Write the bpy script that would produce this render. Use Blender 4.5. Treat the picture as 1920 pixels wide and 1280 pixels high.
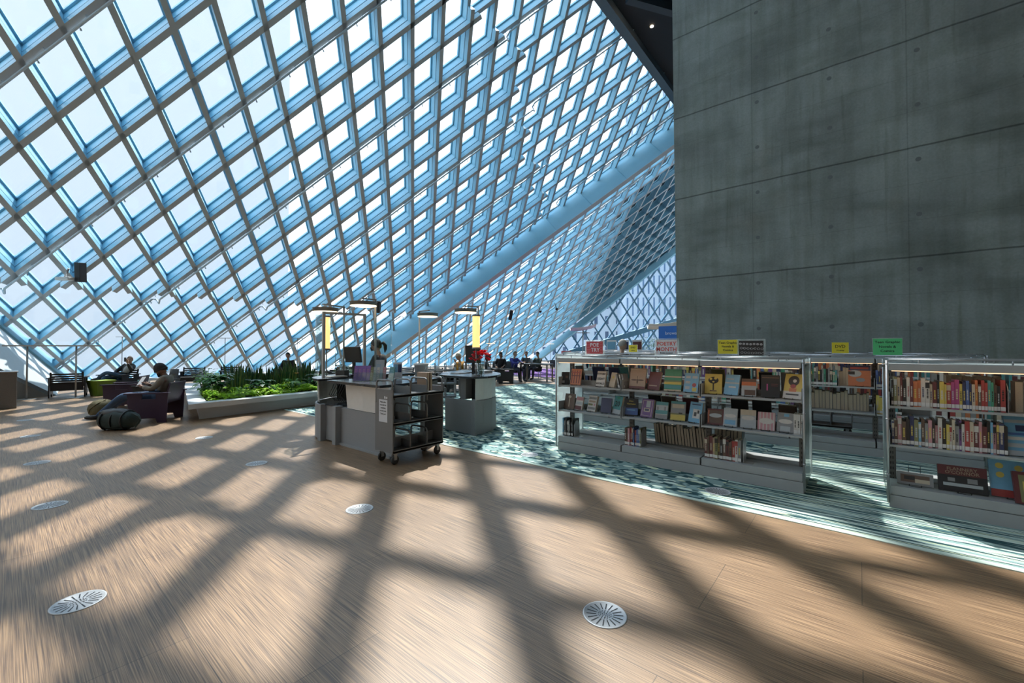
import bpy, math, random
from mathutils import Vector, Matrix, Euler
for o in list(bpy.data.objects): bpy.data.objects.remove(o)
C = bpy.context.scene.collection
SC = bpy.context.scene
random.seed(7)
PI = math.pi
# ------------------------------------------------------------------ camera
cam = bpy.data.objects.new('camera', bpy.data.cameras.new('camera'))
C.objects.link(cam); SC.camera = cam
cam.location = (0, 0, 1.45)
cam.rotation_euler = (math.radians(90.872), 0, math.radians(39.552))
cam.data.sensor_width = 36; cam.data.lens = 787.6 / 1920 * 36
cam.data.clip_end = 600; cam.data.clip_start = 0.05
# ------------------------------------------------------------------ daylight
w = bpy.data.worlds.new('sky'); SC.world = w; w.use_nodes = True
nt = w.node_tree; nt.nodes.clear()
wo = nt.nodes.new('ShaderNodeOutputWorld'); bg = nt.nodes.new('ShaderNodeBackground')
tc = nt.nodes.new('ShaderNodeTexCoord'); sep = nt.nodes.new('ShaderNodeSeparateXYZ'); rp = nt.nodes.new('ShaderNodeValToRGB')
rp.color_ramp.elements[0].position = 0.0; rp.color_ramp.elements[0].color = (0.93, 0.96, 1.0, 1)
rp.color_ramp.elements[1].position = 0.9; rp.color_ramp.elements[1].color = (0.66, 0.82, 1.0, 1)
nt.links.new(tc.outputs['Generated'], sep.inputs[0]); nt.links.new(sep.outputs[2], rp.inputs[0])
nt.links.new(rp.outputs[0], bg.inputs[0]); bg.inputs[1].default_value = 2.3
nt.links.new(bg.outputs[0], wo.inputs[0])
SUN = Vector((-0.4300, 0.4170, 1.0)).normalized()
sl = bpy.data.lights.new('sun', 'SUN'); sl.energy = 6.2; sl.angle = math.radians(0.75); sl.color = (1.0, 0.95, 0.88)
sun = bpy.data.objects.new('sun', sl); C.objects.link(sun)
sun.rotation_euler = SUN.to_track_quat('Z', 'Y').to_euler()
SC.view_settings.view_transform = 'Standard'; SC.view_settings.look = 'None'
SC.view_settings.gamma = 1.0; SC.view_settings.use_curve_mapping = False
SC.view_settings.exposure = 0.5
# ------------------------------------------------------------------ helpers
def new_mat(name):
    m = bpy.data.materials.new(name); m.use_nodes = True
    return m, m.node_tree, m.node_tree.nodes['Principled BSDF']
_mc = {}
def mat(name, col, rough=0.6, metal=0.0, var=0.06, scale=12.0, emit=None, spec=0.5, bump=0.0):
    """a painted / plastic / cloth material with a little procedural mottling"""
    if name in _mc: return _mc[name]
    m, t, p = new_mat(name); _mc[name] = m
    n = t.nodes.new('ShaderNodeTexNoise'); n.inputs['Scale'].default_value = scale; n.inputs['Detail'].default_value = 4
    tc = t.nodes.new('ShaderNodeTexCoord'); t.links.new(tc.outputs['Object'], n.inputs['Vector'])
    mx = t.nodes.new('ShaderNodeMix'); mx.data_type = 'RGBA'
    mx.inputs[6].default_value = tuple(max(0, c * (1 - var)) for c in col) + (1,)
    mx.inputs[7].default_value = tuple(min(1, c * (1 + var)) for c in col) + (1,)
    t.links.new(n.outputs[0], mx.inputs[0]); t.links.new(mx.outputs[2], p.inputs['Base Color'])
    p.inputs['Roughness'].default_value = rough; p.inputs['Metallic'].default_value = metal
    p.inputs['Specular IOR Level'].default_value = spec
    if bump:
        b = t.nodes.new('ShaderNodeBump'); b.inputs['Strength'].default_value = bump; b.inputs['Distance'].default_value = 0.01
        t.links.new(n.outputs[0], b.inputs['Height']); t.links.new(b.outputs[0], p.inputs['Normal'])
    if emit:
        p.inputs['Emission Color'].default_value = tuple(emit[:3]) + (1,); p.inputs['Emission Strength'].default_value = emit[3]
    return m
def glassy(name, tint=(0.9, 0.96, 0.97), gloss=0.07, haze=0.0, hazecol=(1, 1, 1), rough=0.03):
    m = bpy.data.materials.new(name); m.use_nodes = True; t = m.node_tree; t.nodes.clear(); _mc[name] = m
    o = t.nodes.new('ShaderNodeOutputMaterial'); tr = t.nodes.new('ShaderNodeBsdfTransparent'); tr.inputs[0].default_value = tint + (1,)
    g = t.nodes.new('ShaderNodeBsdfGlossy'); g.inputs['Roughness'].default_value = rough
    lw = t.nodes.new('ShaderNodeLayerWeight'); lw.inputs[0].default_value = 0.35
    mu = t.nodes.new('ShaderNodeMath'); mu.operation = 'MULTIPLY_ADD'; mu.inputs[1].default_value = gloss * 4; mu.inputs[2].default_value = gloss * 0.4
    t.links.new(lw.outputs['Fresnel'], mu.inputs[0])
    mx = t.nodes.new('ShaderNodeMixShader'); t.links.new(mu.outputs[0], mx.inputs[0]); t.links.new(tr.outputs[0], mx.inputs[1]); t.links.new(g.outputs[0], mx.inputs[2])
    last = mx
    if haze:
        d = t.nodes.new('ShaderNodeBsdfTranslucent'); d.inputs[0].default_value = hazecol + (1,)
        m2 = t.nodes.new('ShaderNodeMixShader'); m2.inputs[0].default_value = haze
        t.links.new(last.outputs[0], m2.inputs[1]); t.links.new(d.outputs[0], m2.inputs[2]); last = m2
    t.links.new(last.outputs[0], o.inputs[0])
    return m
class MB:
    """collects faces and links them as ONE mesh object"""
    def __init__(s): s.v = []; s.f = []; s.m = []; s.sm = []
    def add(s, vs, fs, m=0, smooth=False):
        b = len(s.v); s.v += [tuple(v) for v in vs]
        for f in fs: s.f.append(tuple(b + i for i in f)); s.m.append(m); s.sm.append(smooth)
        return s
    def obox(s, c, a, b, d, m=0, mf=None):
        """centre and three half vectors; mf maps face no. (0 -a,1 +a,2 -b,3 +b,4 -d,5 +d) to a material"""
        c, a, b, d = Vector(c), Vector(a), Vector(b), Vector(d)
        vs = [c + a * i + b * j + d * k for k in (-1, 1) for j in (-1, 1) for i in (-1, 1)]
        fs = [(0, 4, 6, 2), (1, 3, 7, 5), (0, 1, 5, 4), (2, 6, 7, 3), (0, 2, 3, 1), (4, 5, 7, 6)]
        for n, f in enumerate(fs): s.add([vs[i] for i in f], [(0, 1, 2, 3)], (mf or {}).get(n, m))
        return s
    def box(s, x0, y0, z0, x1, y1, z1, m=0, mf=None):
        return s.obox(((x0 + x1) / 2, (y0 + y1) / 2, (z0 + z1) / 2), ((x1 - x0) / 2, 0, 0), (0, (y1 - y0) / 2, 0), (0, 0, (z1 - z0) / 2), m, mf)
    def beam(s, p, q, w, h, up=(0, 0, 1), m=0, mf=None):
        p, q = Vector(p), Vector(q); u = (q - p); L = u.length; u.normalize(); up = Vector(up)
        sd = u.cross(up); sd.normalize(); up2 = sd.cross(u)
        return s.obox((p + q) / 2, u * L / 2, sd * w / 2, up2 * h / 2, m, mf)
    def tube(s, pts, r, n=8, m=0, caps=True, smooth=True):
        pts = [Vector(p) for p in pts]; rs = r if isinstance(r, (list, tuple)) else [r] * len(pts)
        b = len(s.v); ref = None
        for i, p in enumerate(pts):
            t = (pts[min(i + 1, len(pts) - 1)] - pts[max(i - 1, 0)]).normalized()
            if ref is None:
                ref = Vector((0, 0, 1)) if abs(t.z) < 0.9 else Vector((1, 0, 0))
            a = t.cross(ref); a.normalize(); c = a.cross(t); ref = c
            for k in range(n):
                an = 2 * PI * k / n; s.v.append(tuple(p + (a * math.cos(an) + c * math.sin(an)) * rs[i]))
        for i in range(len(pts) - 1):
            for k in range(n):
                s.f.append((b + i * n + k, b + i * n + (k + 1) % n, b + (i + 1) * n + (k + 1) % n, b + (i + 1) * n + k)); s.m.append(m); s.sm.append(smooth)
        if caps:
            for i in (0, len(pts) - 1):
                s.f.append(tuple(b + i * n + k for k in (range(n) if i else reversed(range(n))))); s.m.append(m); s.sm.append(False)
        return s
    def lathe(s, prof, c=(0, 0, 0), n=24, m=0, smooth=True, sx=1.0, sy=1.0):
        b = len(s.v)
        for r, z in prof:
            for k in range(n):
                a = 2 * PI * k / n; s.v.append((c[0] + r * math.cos(a) * sx, c[1] + r * math.sin(a) * sy, c[2] + z))
        for i in range(len(prof) - 1):
            for k in range(n):
                s.f.append((b + i * n + k, b + i * n + (k + 1) % n, b + (i + 1) * n + (k + 1) % n, b + (i + 1) * n + k)); s.m.append(m); s.sm.append(smooth)
        for i in (0, len(prof) - 1):
            if prof[i][0] > 1e-4: s.f.append(tuple(b + i * n + k for k in (range(n) if i else reversed(range(n))))); s.m.append(m); s.sm.append(False)
        return s
    def prism(s, poly, z0, z1, m=0, axis='z', mtop=None):
        n = len(poly)
        def P(a, b, c): return (a, b, c) if axis == 'z' else ((a, c, b) if axis == 'y' else (c, a, b))
        vs = [P(a, b, z0) for a, b in poly] + [P(a, b, z1) for a, b in poly]
        s.add(vs, [tuple(reversed(range(n)))], m); s.add(vs, [tuple(range(n, 2 * n))], m if mtop is None else mtop)
        s.add(vs, [(i, (i + 1) % n, n + (i + 1) % n, n + i) for i in range(n)], m)
        return s
    def quad(s, a, b, c, d, m=0): return s.add([a, b, c, d], [(0, 1, 2, 3)], m)
    def build(s, name, mats, parent=None, org=(0, 0, 0), bevel=0, rot=None):
        me = bpy.data.meshes.new(name); o3 = Vector(org)
        me.from_pydata([tuple(Vector(v) - o3) for v in s.v], [], s.f)
        if not isinstance(mats, (list, tuple)): mats = [mats]
        for x in mats: me.materials.append(x)
        me.polygons.foreach_set('material_index', s.m); me.polygons.foreach_set('use_smooth', s.sm)
        me.update()
        o = bpy.data.objects.new(name, me); C.objects.link(o)
        if parent: o.parent = parent
        elif any(org): o.location = org
        if bevel:
            bm = __import__('bmesh').new(); bm.from_mesh(me); B = __import__('bmesh').ops
            B.remove_doubles(bm, verts=bm.verts, dist=1e-5); bm.to_mesh(me); bm.free()
            md = o.modifiers.new('Bevel', 'BEVEL'); md.width = bevel; md.segments = 2; md.limit_method = 'ANGLE'
        return o
def tag(o, label=None, cat=None, group=None, kind=None):
    if label: o['label'] = label
    if cat: o['category'] = cat
    if group: o['group'] = group
    if kind: o['kind'] = kind
    return o
def thing(name, label, cat, loc=(0, 0, 0), rz=0.0, group=None, kind=None):
    o = bpy.data.objects.new(name, None); C.objects.link(o); o.location = loc; o.rotation_euler = (0, 0, rz)
    o.empty_display_size = 0.1
    return tag(o, label, cat, group, kind)
def copy_tree(o, parent=None, loc=None, rz=None, label=None):
    c = o.copy(); C.objects.link(c)
    if parent is not None: c.parent = parent
    if loc is not None: c.location = loc
    if rz is not None: c.rotation_euler = (0, 0, rz)
    if label: c['label'] = label
    for ch in list(o.children): copy_tree(ch, c)
    return c
def text_part(txt, size, m, parent, M, name='lettering', align='CENTER', extr=0.0004, sp=1.0, bold=0.0):
    cu = bpy.data.curves.new('t', 'FONT'); cu.body = txt; cu.size = size; cu.align_x = align; cu.align_y = 'CENTER'
    cu.extrude = extr; cu.resolution_u = 2; cu.space_line = sp; cu.offset = bold
    to = bpy.data.objects.new('t', cu); C.objects.link(to)
    dg = bpy.context.evaluated_depsgraph_get(); dg.update()
    me = bpy.data.meshes.new_from_object(to.evaluated_get(dg)); me.name = name
    bpy.data.objects.remove(to); bpy.data.curves.remove(cu)
    me.materials.clear(); me.materials.append(m)
    me.transform(M)
    o = bpy.data.objects.new(name, me); C.objects.link(o); o.parent = parent
    return o
# ------------------------------------------------------------------ setting materials
BLUE = mat('steel_blue_paint', (0.25, 0.505, 0.65), 0.42, var=0.05, scale=3)
FLANGE = mat('steel_flange_grey', (0.44, 0.50, 0.54), 0.55, var=0.06, scale=6)  # greyer tone for rib and girder faces turned into the hall
MULL = mat('mullion_paint', (0.20, 0.42, 0.56), 0.4)
GLASS = glassy('facade_glass', (0.90, 0.945, 0.96), 0.05, haze=0.06, hazecol=(0.9, 0.95, 1.0))
def wood_floor():
    m, t, p = new_mat('striped_bamboo_floor'); L = t.links.new
    tc = t.nodes.new('ShaderNodeTexCoord')
    mp = t.nodes.new('ShaderNodeMapping'); mp.inputs['Scale'].default_value = (2.5, 210, 1); L(tc.outputs['Object'], mp.inputs[0])
    n = t.nodes.new('ShaderNodeTexNoise'); n.inputs['Scale'].default_value = 1.0; n.inputs['Detail'].default_value = 3; L(mp.outputs[0], n.inputs['Vector'])
    r = t.nodes.new('ShaderNodeValToRGB'); e = r.color_ramp.elements
    e[0].position = 0.36; e[0].color = (0.095, 0.052, 0.027, 1); e[1].position = 0.66; e[1].color = (0.36, 0.225, 0.118, 1)
    e2 = e.new(0.5); e2.color = (0.215, 0.130, 0.068, 1); L(n.outputs[0], r.inputs[0])
    n2 = t.nodes.new('ShaderNodeTexNoise'); n2.inputs['Scale'].default_value = 0.35; L(tc.outputs['Object'], n2.inputs['Vector'])
    b = t.nodes.new('ShaderNodeTexBrick'); b.inputs['Scale'].default_value = 1; b.inputs['Mortar Size'].default_value = 0.0022; b.inputs['Mortar Smooth'].default_value = 0.1
    b.inputs['Brick Width'].default_value = 1.9; b.inputs['Row Height'].default_value = 0.62; b.offset = 0.37
    b.inputs['Color1'].default_value = (0.86, 0.86, 0.86, 1); b.inputs['Color2'].default_value = (1.06, 1.06, 1.06, 1); b.inputs['Mortar'].default_value = (0.4, 0.4, 0.4, 1)
    L(tc.outputs['Object'], b.inputs['Vector'])
    m1 = t.nodes.new('ShaderNodeMix'); m1.data_type = 'RGBA'; m1.blend_type = 'MULTIPLY'; m1.inputs[0].default_value = 1
    L(r.outputs[0], m1.inputs[6]); L(b.outputs[0], m1.inputs[7]); L(m1.outputs[2], p.inputs['Base Color'])
    mr = t.nodes.new('ShaderNodeMapRange'); mr.inputs[3].default_value = 0.42; mr.inputs[4].default_value = 0.5; p.inputs['IOR'].default_value = 1.5; L(n.outputs[0], mr.inputs[0]); L(mr.outputs[0], p.inputs['Roughness'])
    bp = t.nodes.new('ShaderNodeBump'); bp.inputs['Strength'].default_value = 0.12; bp.inputs['Distance'].default_value = 0.004; L(n.outputs[0], bp.inputs['Height']); L(bp.outputs[0], p.inputs['Normal'])
    p.inputs['Specular IOR Level'].default_value = 0.8
    return m
def carpet_mat(name, leaves):
    m, t, p = new_mat(name); L = t.links.new; tc = t.nodes.new('ShaderNodeTexCoord')
    def lay(rot, sc, th, seed, soft=0.02, kind='noise', dist=0.5):
        mp = t.nodes.new('ShaderNodeMapping'); mp.inputs['Rotation'].default_value = (0, 0, rot); mp.inputs['Scale'].default_value = sc; mp.inputs['Location'].default_value = (seed, seed * 1.7, 0)
        L(tc.outputs['Object'], mp.inputs[0])
        if kind == 'noise':
            n = t.nodes.new('ShaderNodeTexNoise'); n.inputs['Scale'].default_value = 1; n.inputs['Detail'].default_value = 1.0; n.inputs['Distortion'].default_value = dist; out = n.outputs[0]
        else:
            n = t.nodes.new('ShaderNodeTexVoronoi'); n.inputs['Scale'].default_value = 1; n.inputs['Randomness'].default_value = 1; out = n.outputs['Distance']
        L(mp.outputs[0], n.inputs['Vector'])
        r = t.nodes.new('ShaderNodeMapRange'); r.inputs[1].default_value = th - soft; r.inputs[2].default_value = th + soft
        if kind != 'noise': r.inputs[3].default_value = 1; r.inputs[4].default_value = 0
        L(out, r.inputs[0]); return r.outputs[0]
    dark, mid, lt, yl = (0.035, 0.085, 0.095, 1), (0.24, 0.36, 0.35, 1), (0.60, 0.72, 0.64, 1), (0.58, 0.66, 0.46, 1)
    if leaves: layers = [(lay(0.3, (3, 5, 1), 0.5, 1, 0.05, dist=2.0), mid), (lay(0.5, (4.5, 11, 1), 0.36, 4, 0.02, 'v'), lt), (lay(-0.6, (4, 9, 1), 0.27, 9, 0.02, 'v'), mid), (lay(-0.15, (5, 13, 1), 0.28, 21, 0.02, 'v'), yl), (lay(1.2, (5, 12, 1), 0.2, 31, 0.02, 'v'), dark)]
    else: layers = [(lay(0.1, (1.2, 16, 1), 0.56, 1, 0.02, dist=0.3), mid), (lay(0.12, (1.0, 42, 1), 0.62, 3, 0.01, dist=0.3), yl), (lay(-0.25, (0.9, 34, 1), 0.62, 9, 0.01, dist=0.2), lt), (lay(0.55, (0.8, 24, 1), 0.63, 15, 0.008, dist=0.2), lt), (lay(-0.7, (0.7, 20, 1), 0.66, 44, 0.006, dist=0.2), lt), (lay(-0.05, (0.8, 26, 1), 0.61, 24, 0.01, dist=0.2), (0.55, 0.68, 0.6, 1))]
    prev = None
    for f, c in layers:
        x = t.nodes.new('ShaderNodeMix'); x.data_type = 'RGBA'; x.inputs[7].default_value = c
        if prev is None: x.inputs[6].default_value = dark
        else: L(prev, x.inputs[6])
        L(f, x.inputs[0]); prev = x.outputs[2]
    L(prev, p.inputs['Base Color']); p.inputs['Roughness'].default_value = 0.95; p.inputs['Specular IOR Level'].default_value = 0.1
    return m
def concrete_mat():
    m, t, p = new_mat('board_marked_concrete'); L = t.links.new; tc = t.nodes.new('ShaderNodeTexCoord')
    def noise(sc, det, scale=(1, 1, 1), dist=0.0):
        mp = t.nodes.new('ShaderNodeMapping'); mp.inputs['Scale'].default_value = scale; L(tc.outputs['Object'], mp.inputs[0])
        n = t.nodes.new('ShaderNodeTexNoise'); n.inputs['Scale'].default_value = sc; n.inputs['Detail'].default_value = det; n.inputs['Distortion'].default_value = dist; L(mp.outputs[0], n.inputs['Vector']); return n.outputs[0]
    def ramp(f, a, ca, b, cb):
        r = t.nodes.new('ShaderNodeValToRGB'); e = r.color_ramp.elements; e[0].position = a; e[0].color = ca + (1,); e[1].position = b; e[1].color = cb + (1,); L(f, r.inputs[0]); return r.outputs[0]
    def mul(a, b, fac=1.0):
        x = t.nodes.new('ShaderNodeMix'); x.data_type = 'RGBA'; x.blend_type = 'MULTIPLY'; x.inputs[0].default_value = fac; L(a, x.inputs[6]); L(b, x.inputs[7]); return x.outputs[2]
    base = ramp(noise(0.7, 8, dist=0.6), 0.3, (0.165, 0.185, 0.175), 0.72, (0.27, 0.30, 0.285))
    streak = ramp(noise(1.0, 6, (5, 1, 0.35)), 0.35, (0.88, 0.88, 0.85), 0.6, (1.02, 1.02, 1.02))
    grime = ramp(noise(1.0, 10, (0.45, 1, 1.3), 0.5), 0.32, (0.74, 0.76, 0.72), 0.52, (1, 1, 1)); drip = ramp(noise(1.0, 5, (7, 1, 0.5), 0.2), 0.28, (0.80, 0.80, 0.76), 0.40, (1, 1, 1))
    fine = ramp(noise(24, 4), 0.3, (0.9, 0.9, 0.9), 0.7, (1.06, 1.06, 1.06))
    # warm rust bloom
    rust = ramp(noise(0.45, 3), 0.60, (1, 1, 1), 0.78, (1.05, 0.93, 0.84))
    # pour lines every 2.43 m, wobbling a little, thin secondary lines between
    sp = t.nodes.new('ShaderNodeSeparateXYZ'); L(tc.outputs['Object'], sp.inputs[0])
    def line(period, off, width, wob, wsc, axis=2, col=(0.42, 0.43, 0.42)):
        n = noise(wsc, 4)
        ma = t.nodes.new('ShaderNodeMath'); ma.operation = 'MULTIPLY_ADD'; ma.inputs[1].default_value = wob; L(n, ma.inputs[0]); L(sp.outputs[axis], ma.inputs[2])
        a2 = t.nodes.new('ShaderNodeMath'); a2.operation = 'ADD'; a2.inputs[1].default_value = -off - wob * 0.5 + period * 20; L(ma.outputs[0], a2.inputs[0])
        md = t.nodes.new('ShaderNodeMath'); md.operation = 'PINGPONG'; md.inputs[1].default_value = period / 2; L(a2.outputs[0], md.inputs[0])
        r = t.nodes.new('ShaderNodeMapRange'); r.inputs[1].default_value = width * 0.3; r.inputs[2].default_value = width; L(md.outputs[0], r.inputs[0])
        return ramp(r.outputs[0], 0.0, col, 1.0, (1, 1, 1))
    c = base
    for x in (streak, grime, drip, fine, rust, line(2.43, 1.03, 0.028, 0.05, 1.6), line(0.81, 0.22, 0.010, 0.03, 1.0, col=(0.84, 0.84, 0.84)), line(3.05, 0.88, 0.016, 0.01, 1.0, axis=0, col=(0.78, 0.78, 0.78))): c = mul(c, x)
    L(c, p.inputs['Base Color']); p.inputs['Roughness'].default_value = 0.62; p.inputs['Specular IOR Level'].default_value = 0.35
    b = t.nodes.new('ShaderNodeBump'); b.inputs['Strength'].default_value = 0.5; b.inputs['Distance'].default_value = 0.02; L(c, b.inputs['Height']); L(b.outputs[0], p.inputs['Normal'])
    return m
WOOD = wood_floor(); CONC = concrete_mat()
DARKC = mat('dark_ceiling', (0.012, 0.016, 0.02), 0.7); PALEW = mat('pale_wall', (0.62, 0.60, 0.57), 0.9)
def struct(name, mb, mats, parent=None, **k):
    o = mb.build(name, mats, parent, **k); o['kind'] = 'structure'; return o
# ------------------------------------------------------------------ floor, carpets
struct('floor', MB().box(-27.5, -12, -0.3, 13, 42, 0), WOOD)
carp = carpet_mat('leaf_print_carpet', True); carp2 = carpet_mat('grass_print_carpet', False)
struct('trim_1', MB().prism([(-1.15, 4.25), (13, 4.25), (13, 13.9), (-0.6, 13.9)], 0.0, 0.006), carp2)
struct('trim_2', MB().prism([(-10.4, 4.25), (-1.15, 4.25), (-0.6, 13.9), (-10.4, 13.9)], 0.0, 0.006), carp)
struct('trim_3', MB().box(-10.4, 4.2, 0, 13, 4.25, 0.007), mat('carpet_edge', (0.55, 0.66, 0.58), 0.9))
struct('trim_4', MB().box(-17, 17.2, 0, -9.6, 24, 0.006), mat('violet_carpet', (0.20, 0.09, 0.30), 0.95, scale=60, var=0.25))
# ------------------------------------------------------------------ concrete core and enclosing walls
cw = MB(); X0, XT = -4.18, -4.34
vs = [(X0, 12.8, 0), (13, 12.8, 0), (13, 12.8, 22), (XT, 12.8, 22), (X0, 32, 0), (13, 32, 0), (13, 32, 22), (XT, 32, 22)]
cw.add(vs, [(0, 1, 2, 3), (4, 7, 6, 5), (0, 3, 7, 4), (1, 5, 6, 2), (3, 2, 6, 7), (0, 4, 5, 1)])
struct('wall_right', cw, CONC)
for n_, x, z in ((1, -3.4, 1),): pass
ties = MB()
for ix in range(4):
    for iz in range(9):
        ties.lathe([(0.0, 0), (0.045, 0), (0.05, 0.004)], (0, 0, 0), 12)
        k = len(ties.v) - 36
        for q in range(36):
            x, y, z = ties.v[k + q]; ties.v[k + q] = (-2.05 + ix * 1.55 + x, 12.797 - z, 0.75 + iz * 1.215 + y)
struct('trim_5', ties, mat('tie_hole_plug', (0.13, 0.14, 0.14), 0.9))
struct('wall_back', MB().box(-27.5, -12.3, 0, 13, -12, 20), PALEW)
struct('wall_east', MB().box(13, -12.3, 0, 13.3, 12.8, 22), PALEW)
struct('ceiling', MB().box(-3.6, -12.3, 20, 13.3, 12.8, 20.4), PALEW)
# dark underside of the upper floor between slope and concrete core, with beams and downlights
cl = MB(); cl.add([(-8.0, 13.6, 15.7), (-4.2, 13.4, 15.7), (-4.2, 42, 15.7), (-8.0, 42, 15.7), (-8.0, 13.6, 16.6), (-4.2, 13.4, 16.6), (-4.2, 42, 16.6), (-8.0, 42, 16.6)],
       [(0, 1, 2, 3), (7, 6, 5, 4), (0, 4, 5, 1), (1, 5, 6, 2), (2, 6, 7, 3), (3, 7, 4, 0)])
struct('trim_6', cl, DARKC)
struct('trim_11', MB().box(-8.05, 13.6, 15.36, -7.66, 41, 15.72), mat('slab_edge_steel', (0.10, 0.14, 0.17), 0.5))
struct('trim_7', MB().beam((-6.9, 15.5, 15.35), (-4.3, 19.5, 15.35), .3, .5).beam((-5.6, 15.2, 15.45), (-4.25, 17.2, 15.45), .25, .45).box(-4.6, 15.3, 14.2, -4.21, 22, 15.6), mat('dark_steel', (0.03, 0.045, 0.06), 0.5))
# ------------------------------------------------------------------ the sloping diamond facade
T0 = Vector((-14.61267533, 0.83592796, 9.06160899)); TILT = 0.74000837; AN = 1.05812698
E1 = Vector((0, 1, 0)); E2 = Vector((math.cos(TILT), 0, math.sin(TILT))); OUT = Vector((-math.sin(TILT), 0, math.cos(TILT)))
V1 = 1.3 * (math.cos(AN) * E1 + math.sin(AN) * E2); V2 = 1.3 * (math.cos(AN) * E1 - math.sin(AN) * E2)
def N(i, j, d=0.0): return T0 + V1 * i + V2 * j + OUT * d
facade = thing('wall_left', 'sloping wall of pale blue steel diamonds filled with glass', 'wall', (0, 0, 0), kind='structure')
def rib(name, p, q, extra):
    """p,q are (i,j); extra is the (i,j) stretch carrying the second, deeper layer"""
    m = MB()
    def seg(a, b, w, d0, d1, gray=True):
        A_, B_ = N(*a, (d0 + d1) / 2), N(*b, (d0 + d1) / 2)
        m.beam(A_, B_, w, d1 - d0, OUT, 0, {4: 1} if gray else None)
    seg(p, q, 0.13, 0.30, 0.61); seg(p, q, 0.235, 0.62, 0.71, False)
    if extra:
        seg(extra[0], extra[1], 0.145, 0.0, 0.235); seg(extra[0], extra[1], 0.075, 0.235, 0.31, False)
    o = m.build(name, [BLUE, FLANGE], facade); return o
LO, HI = -12.4, 14.4
for j in range(-19, 31):
    a, b = max(-5.4, j + LO), j + HI
    ea, eb = max(a, j - 7), j + 5
    if j > 7.9: eb = min(eb, 12.2 + 0.5 * (j - 7.9))
    ex = ((ea - 0.33, j), (math.floor(eb) + 0.33, j)) if (j <= 15 and eb > ea + 0.5) else None
    rib('rising_rib', (a, j), (b, j), ex)
for i in range(-5, 45):
    a, b = i - HI, min(i - LO, 30)
    ea, eb = i - 5, min(i + 7, 15.4)
    if i > 12.2: ea = max(ea, 7.9 + (i - 12.2) / 0.5)
    ex = ((i, math.ceil(ea) - 0.33), (i, math.floor(eb) + 0.33)) if eb > ea + 0.5 else None
    if b > a: rib('falling_rib', (i, a), (i, b), ex)
# glazing: one sheet with the slope's outline
gl = MB()
pts = [(-5.4, -5.4 - LO), (30 + LO, 30), (44.4, 30), (-5.4 + 0, -5.4 - HI)]
pts = [(-5.4, -5.4 - LO), (30 + LO, 30), (30 + HI, 30), (-5.4, -5.4 - HI)]
gl.quad(*[N(i, j, 0.69) for i, j in pts])
gl.build('glazing', GLASS, facade)
# closing girder, deep box beam along the diamond line
gb = MB()
def onj(i, j, d): return N(i, j, d)
A0, A1 = (4.6, 15.9), (27.5, 15.95)
gb.beam((onj(*A0, -0.28)), (onj(*A1, -0.28)), 0.16, 1.24, OUT, 0)
gb.beam(onj(*A0, -0.91), onj(*A1, -0.91), 0.36, 0.03, OUT, 1)
for i in range(6, 27, 2):
    gb.obox(N(i + 0.0, 15.92, -0.28), V1.normalized() * 0.008, (V1.cross(OUT)).normalized() * 0.10, OUT * 0.60, 0)
gb.build('deep_girder', [BLUE, FLANGE], facade)
# left closing rib and bottom sill
cr = MB(); cr.beam(N(-5.4, 6.6, 0.4), N(-5.4, -19, 0.4), 0.3, 0.5, OUT); cr.build('closing_rib', BLUE, facade)
b0, b1 = N(30 + LO, 30, 0.3), N(-5.4, -5.4 - LO, 0.3)
MB().box(b0.x - 0.5, b1.y - 1, 0, b0.x + 0.85, b0.y + 1, 0.10).build('sill', mat('sill_white', (0.6, 0.66, 0.7), 0.5), facade)
# sprinkler pipes slung under every third rising rib
PIPE = mat('pipe_white', (0.50, 0.62, 0.72), 0.35)
for j in range(0, 30, 3):
    a = max(-5.2, j + LO + 1); b = min(j + 9, 23)
    ea, eb = j - 7, j + 5
    if j > 7.9: eb = min(eb, 12.2 + 0.5 * (j - 7.9))
    if j > 15: eb = -99
    P_ = []
    lvl = lambda i: -0.07 if ea <= i <= eb else 0.22
    P_ += [N(a, j + .07, lvl(a))]
    for br in (ea - .5, eb + .5):
        if a < br < b: P_ += [N(br - .12, j + .07, lvl(br - .6)), N(br - .03, j + .16, lvl(br - .6)), N(br + .03, j + .16, lvl(br + .6)), N(br + .12, j + .07, lvl(br + .6))]
    P_ += [N(b, j + .07, lvl(b))]
    pm = MB().tube(P_, 0.032, 6)
    for i in range(int(a) + 1, int(b)):
        pm.tube([N(i + .5, j + .07, lvl(i + .5)), N(i + .5, j, lvl(i + .5) + .1)], 0.012, 5)
        pm.tube([N(i + .3, j + .07, lvl(i + .3)), N(i + .3, j + .12, lvl(i + .3) - .09)], [0.012, 0.022], 5)
    pm.build('sprinkler_pipe', PIPE, facade)
# ------------------------------------------------------------------ far facade, nearly facing the camera
G = Vector((0.771, 0.637, 0)); EA = Vector((-25.0, 32.9, 0)); D_ = Vector((8.29, 4.93, 7.57)); D_.normalize()
NF = D_.cross(G).normalized(); UF = G.cross(NF).normalized()
if UF.z < 0: UF = -UF
far = thing('wall_far', 'upright wall of pale blue steel diamonds at the far end', 'wall', (0, 0, 0), kind='structure')
def clipline(p, d):
    """clip p+t*d (coords g,u in far plane) to: u>=0, below the edge line, g<34"""
    e = Vector((D_.dot(G), D_.dot(UF)))
    t0, t1 = -200.0, 200.0
    cons = [((0, 1), 0.0), ((-1, 0), -32.0), ((0, -1), -26), ((e.y, -e.x), 0.0)]
    for n, c in cons:
        nd = n[0] * d[0] + n[1] * d[1]; npv = n[0] * p[0] + n[1] * p[1] - c
        if abs(nd) < 1e-9:
            if npv < 0: return None
            continue
        t = -npv / nd
        if nd > 0: t0 = max(t0, t)
        else: t1 = min(t1, t)
    return (t0, t1) if t1 > t0 + 0.2 else None
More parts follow.
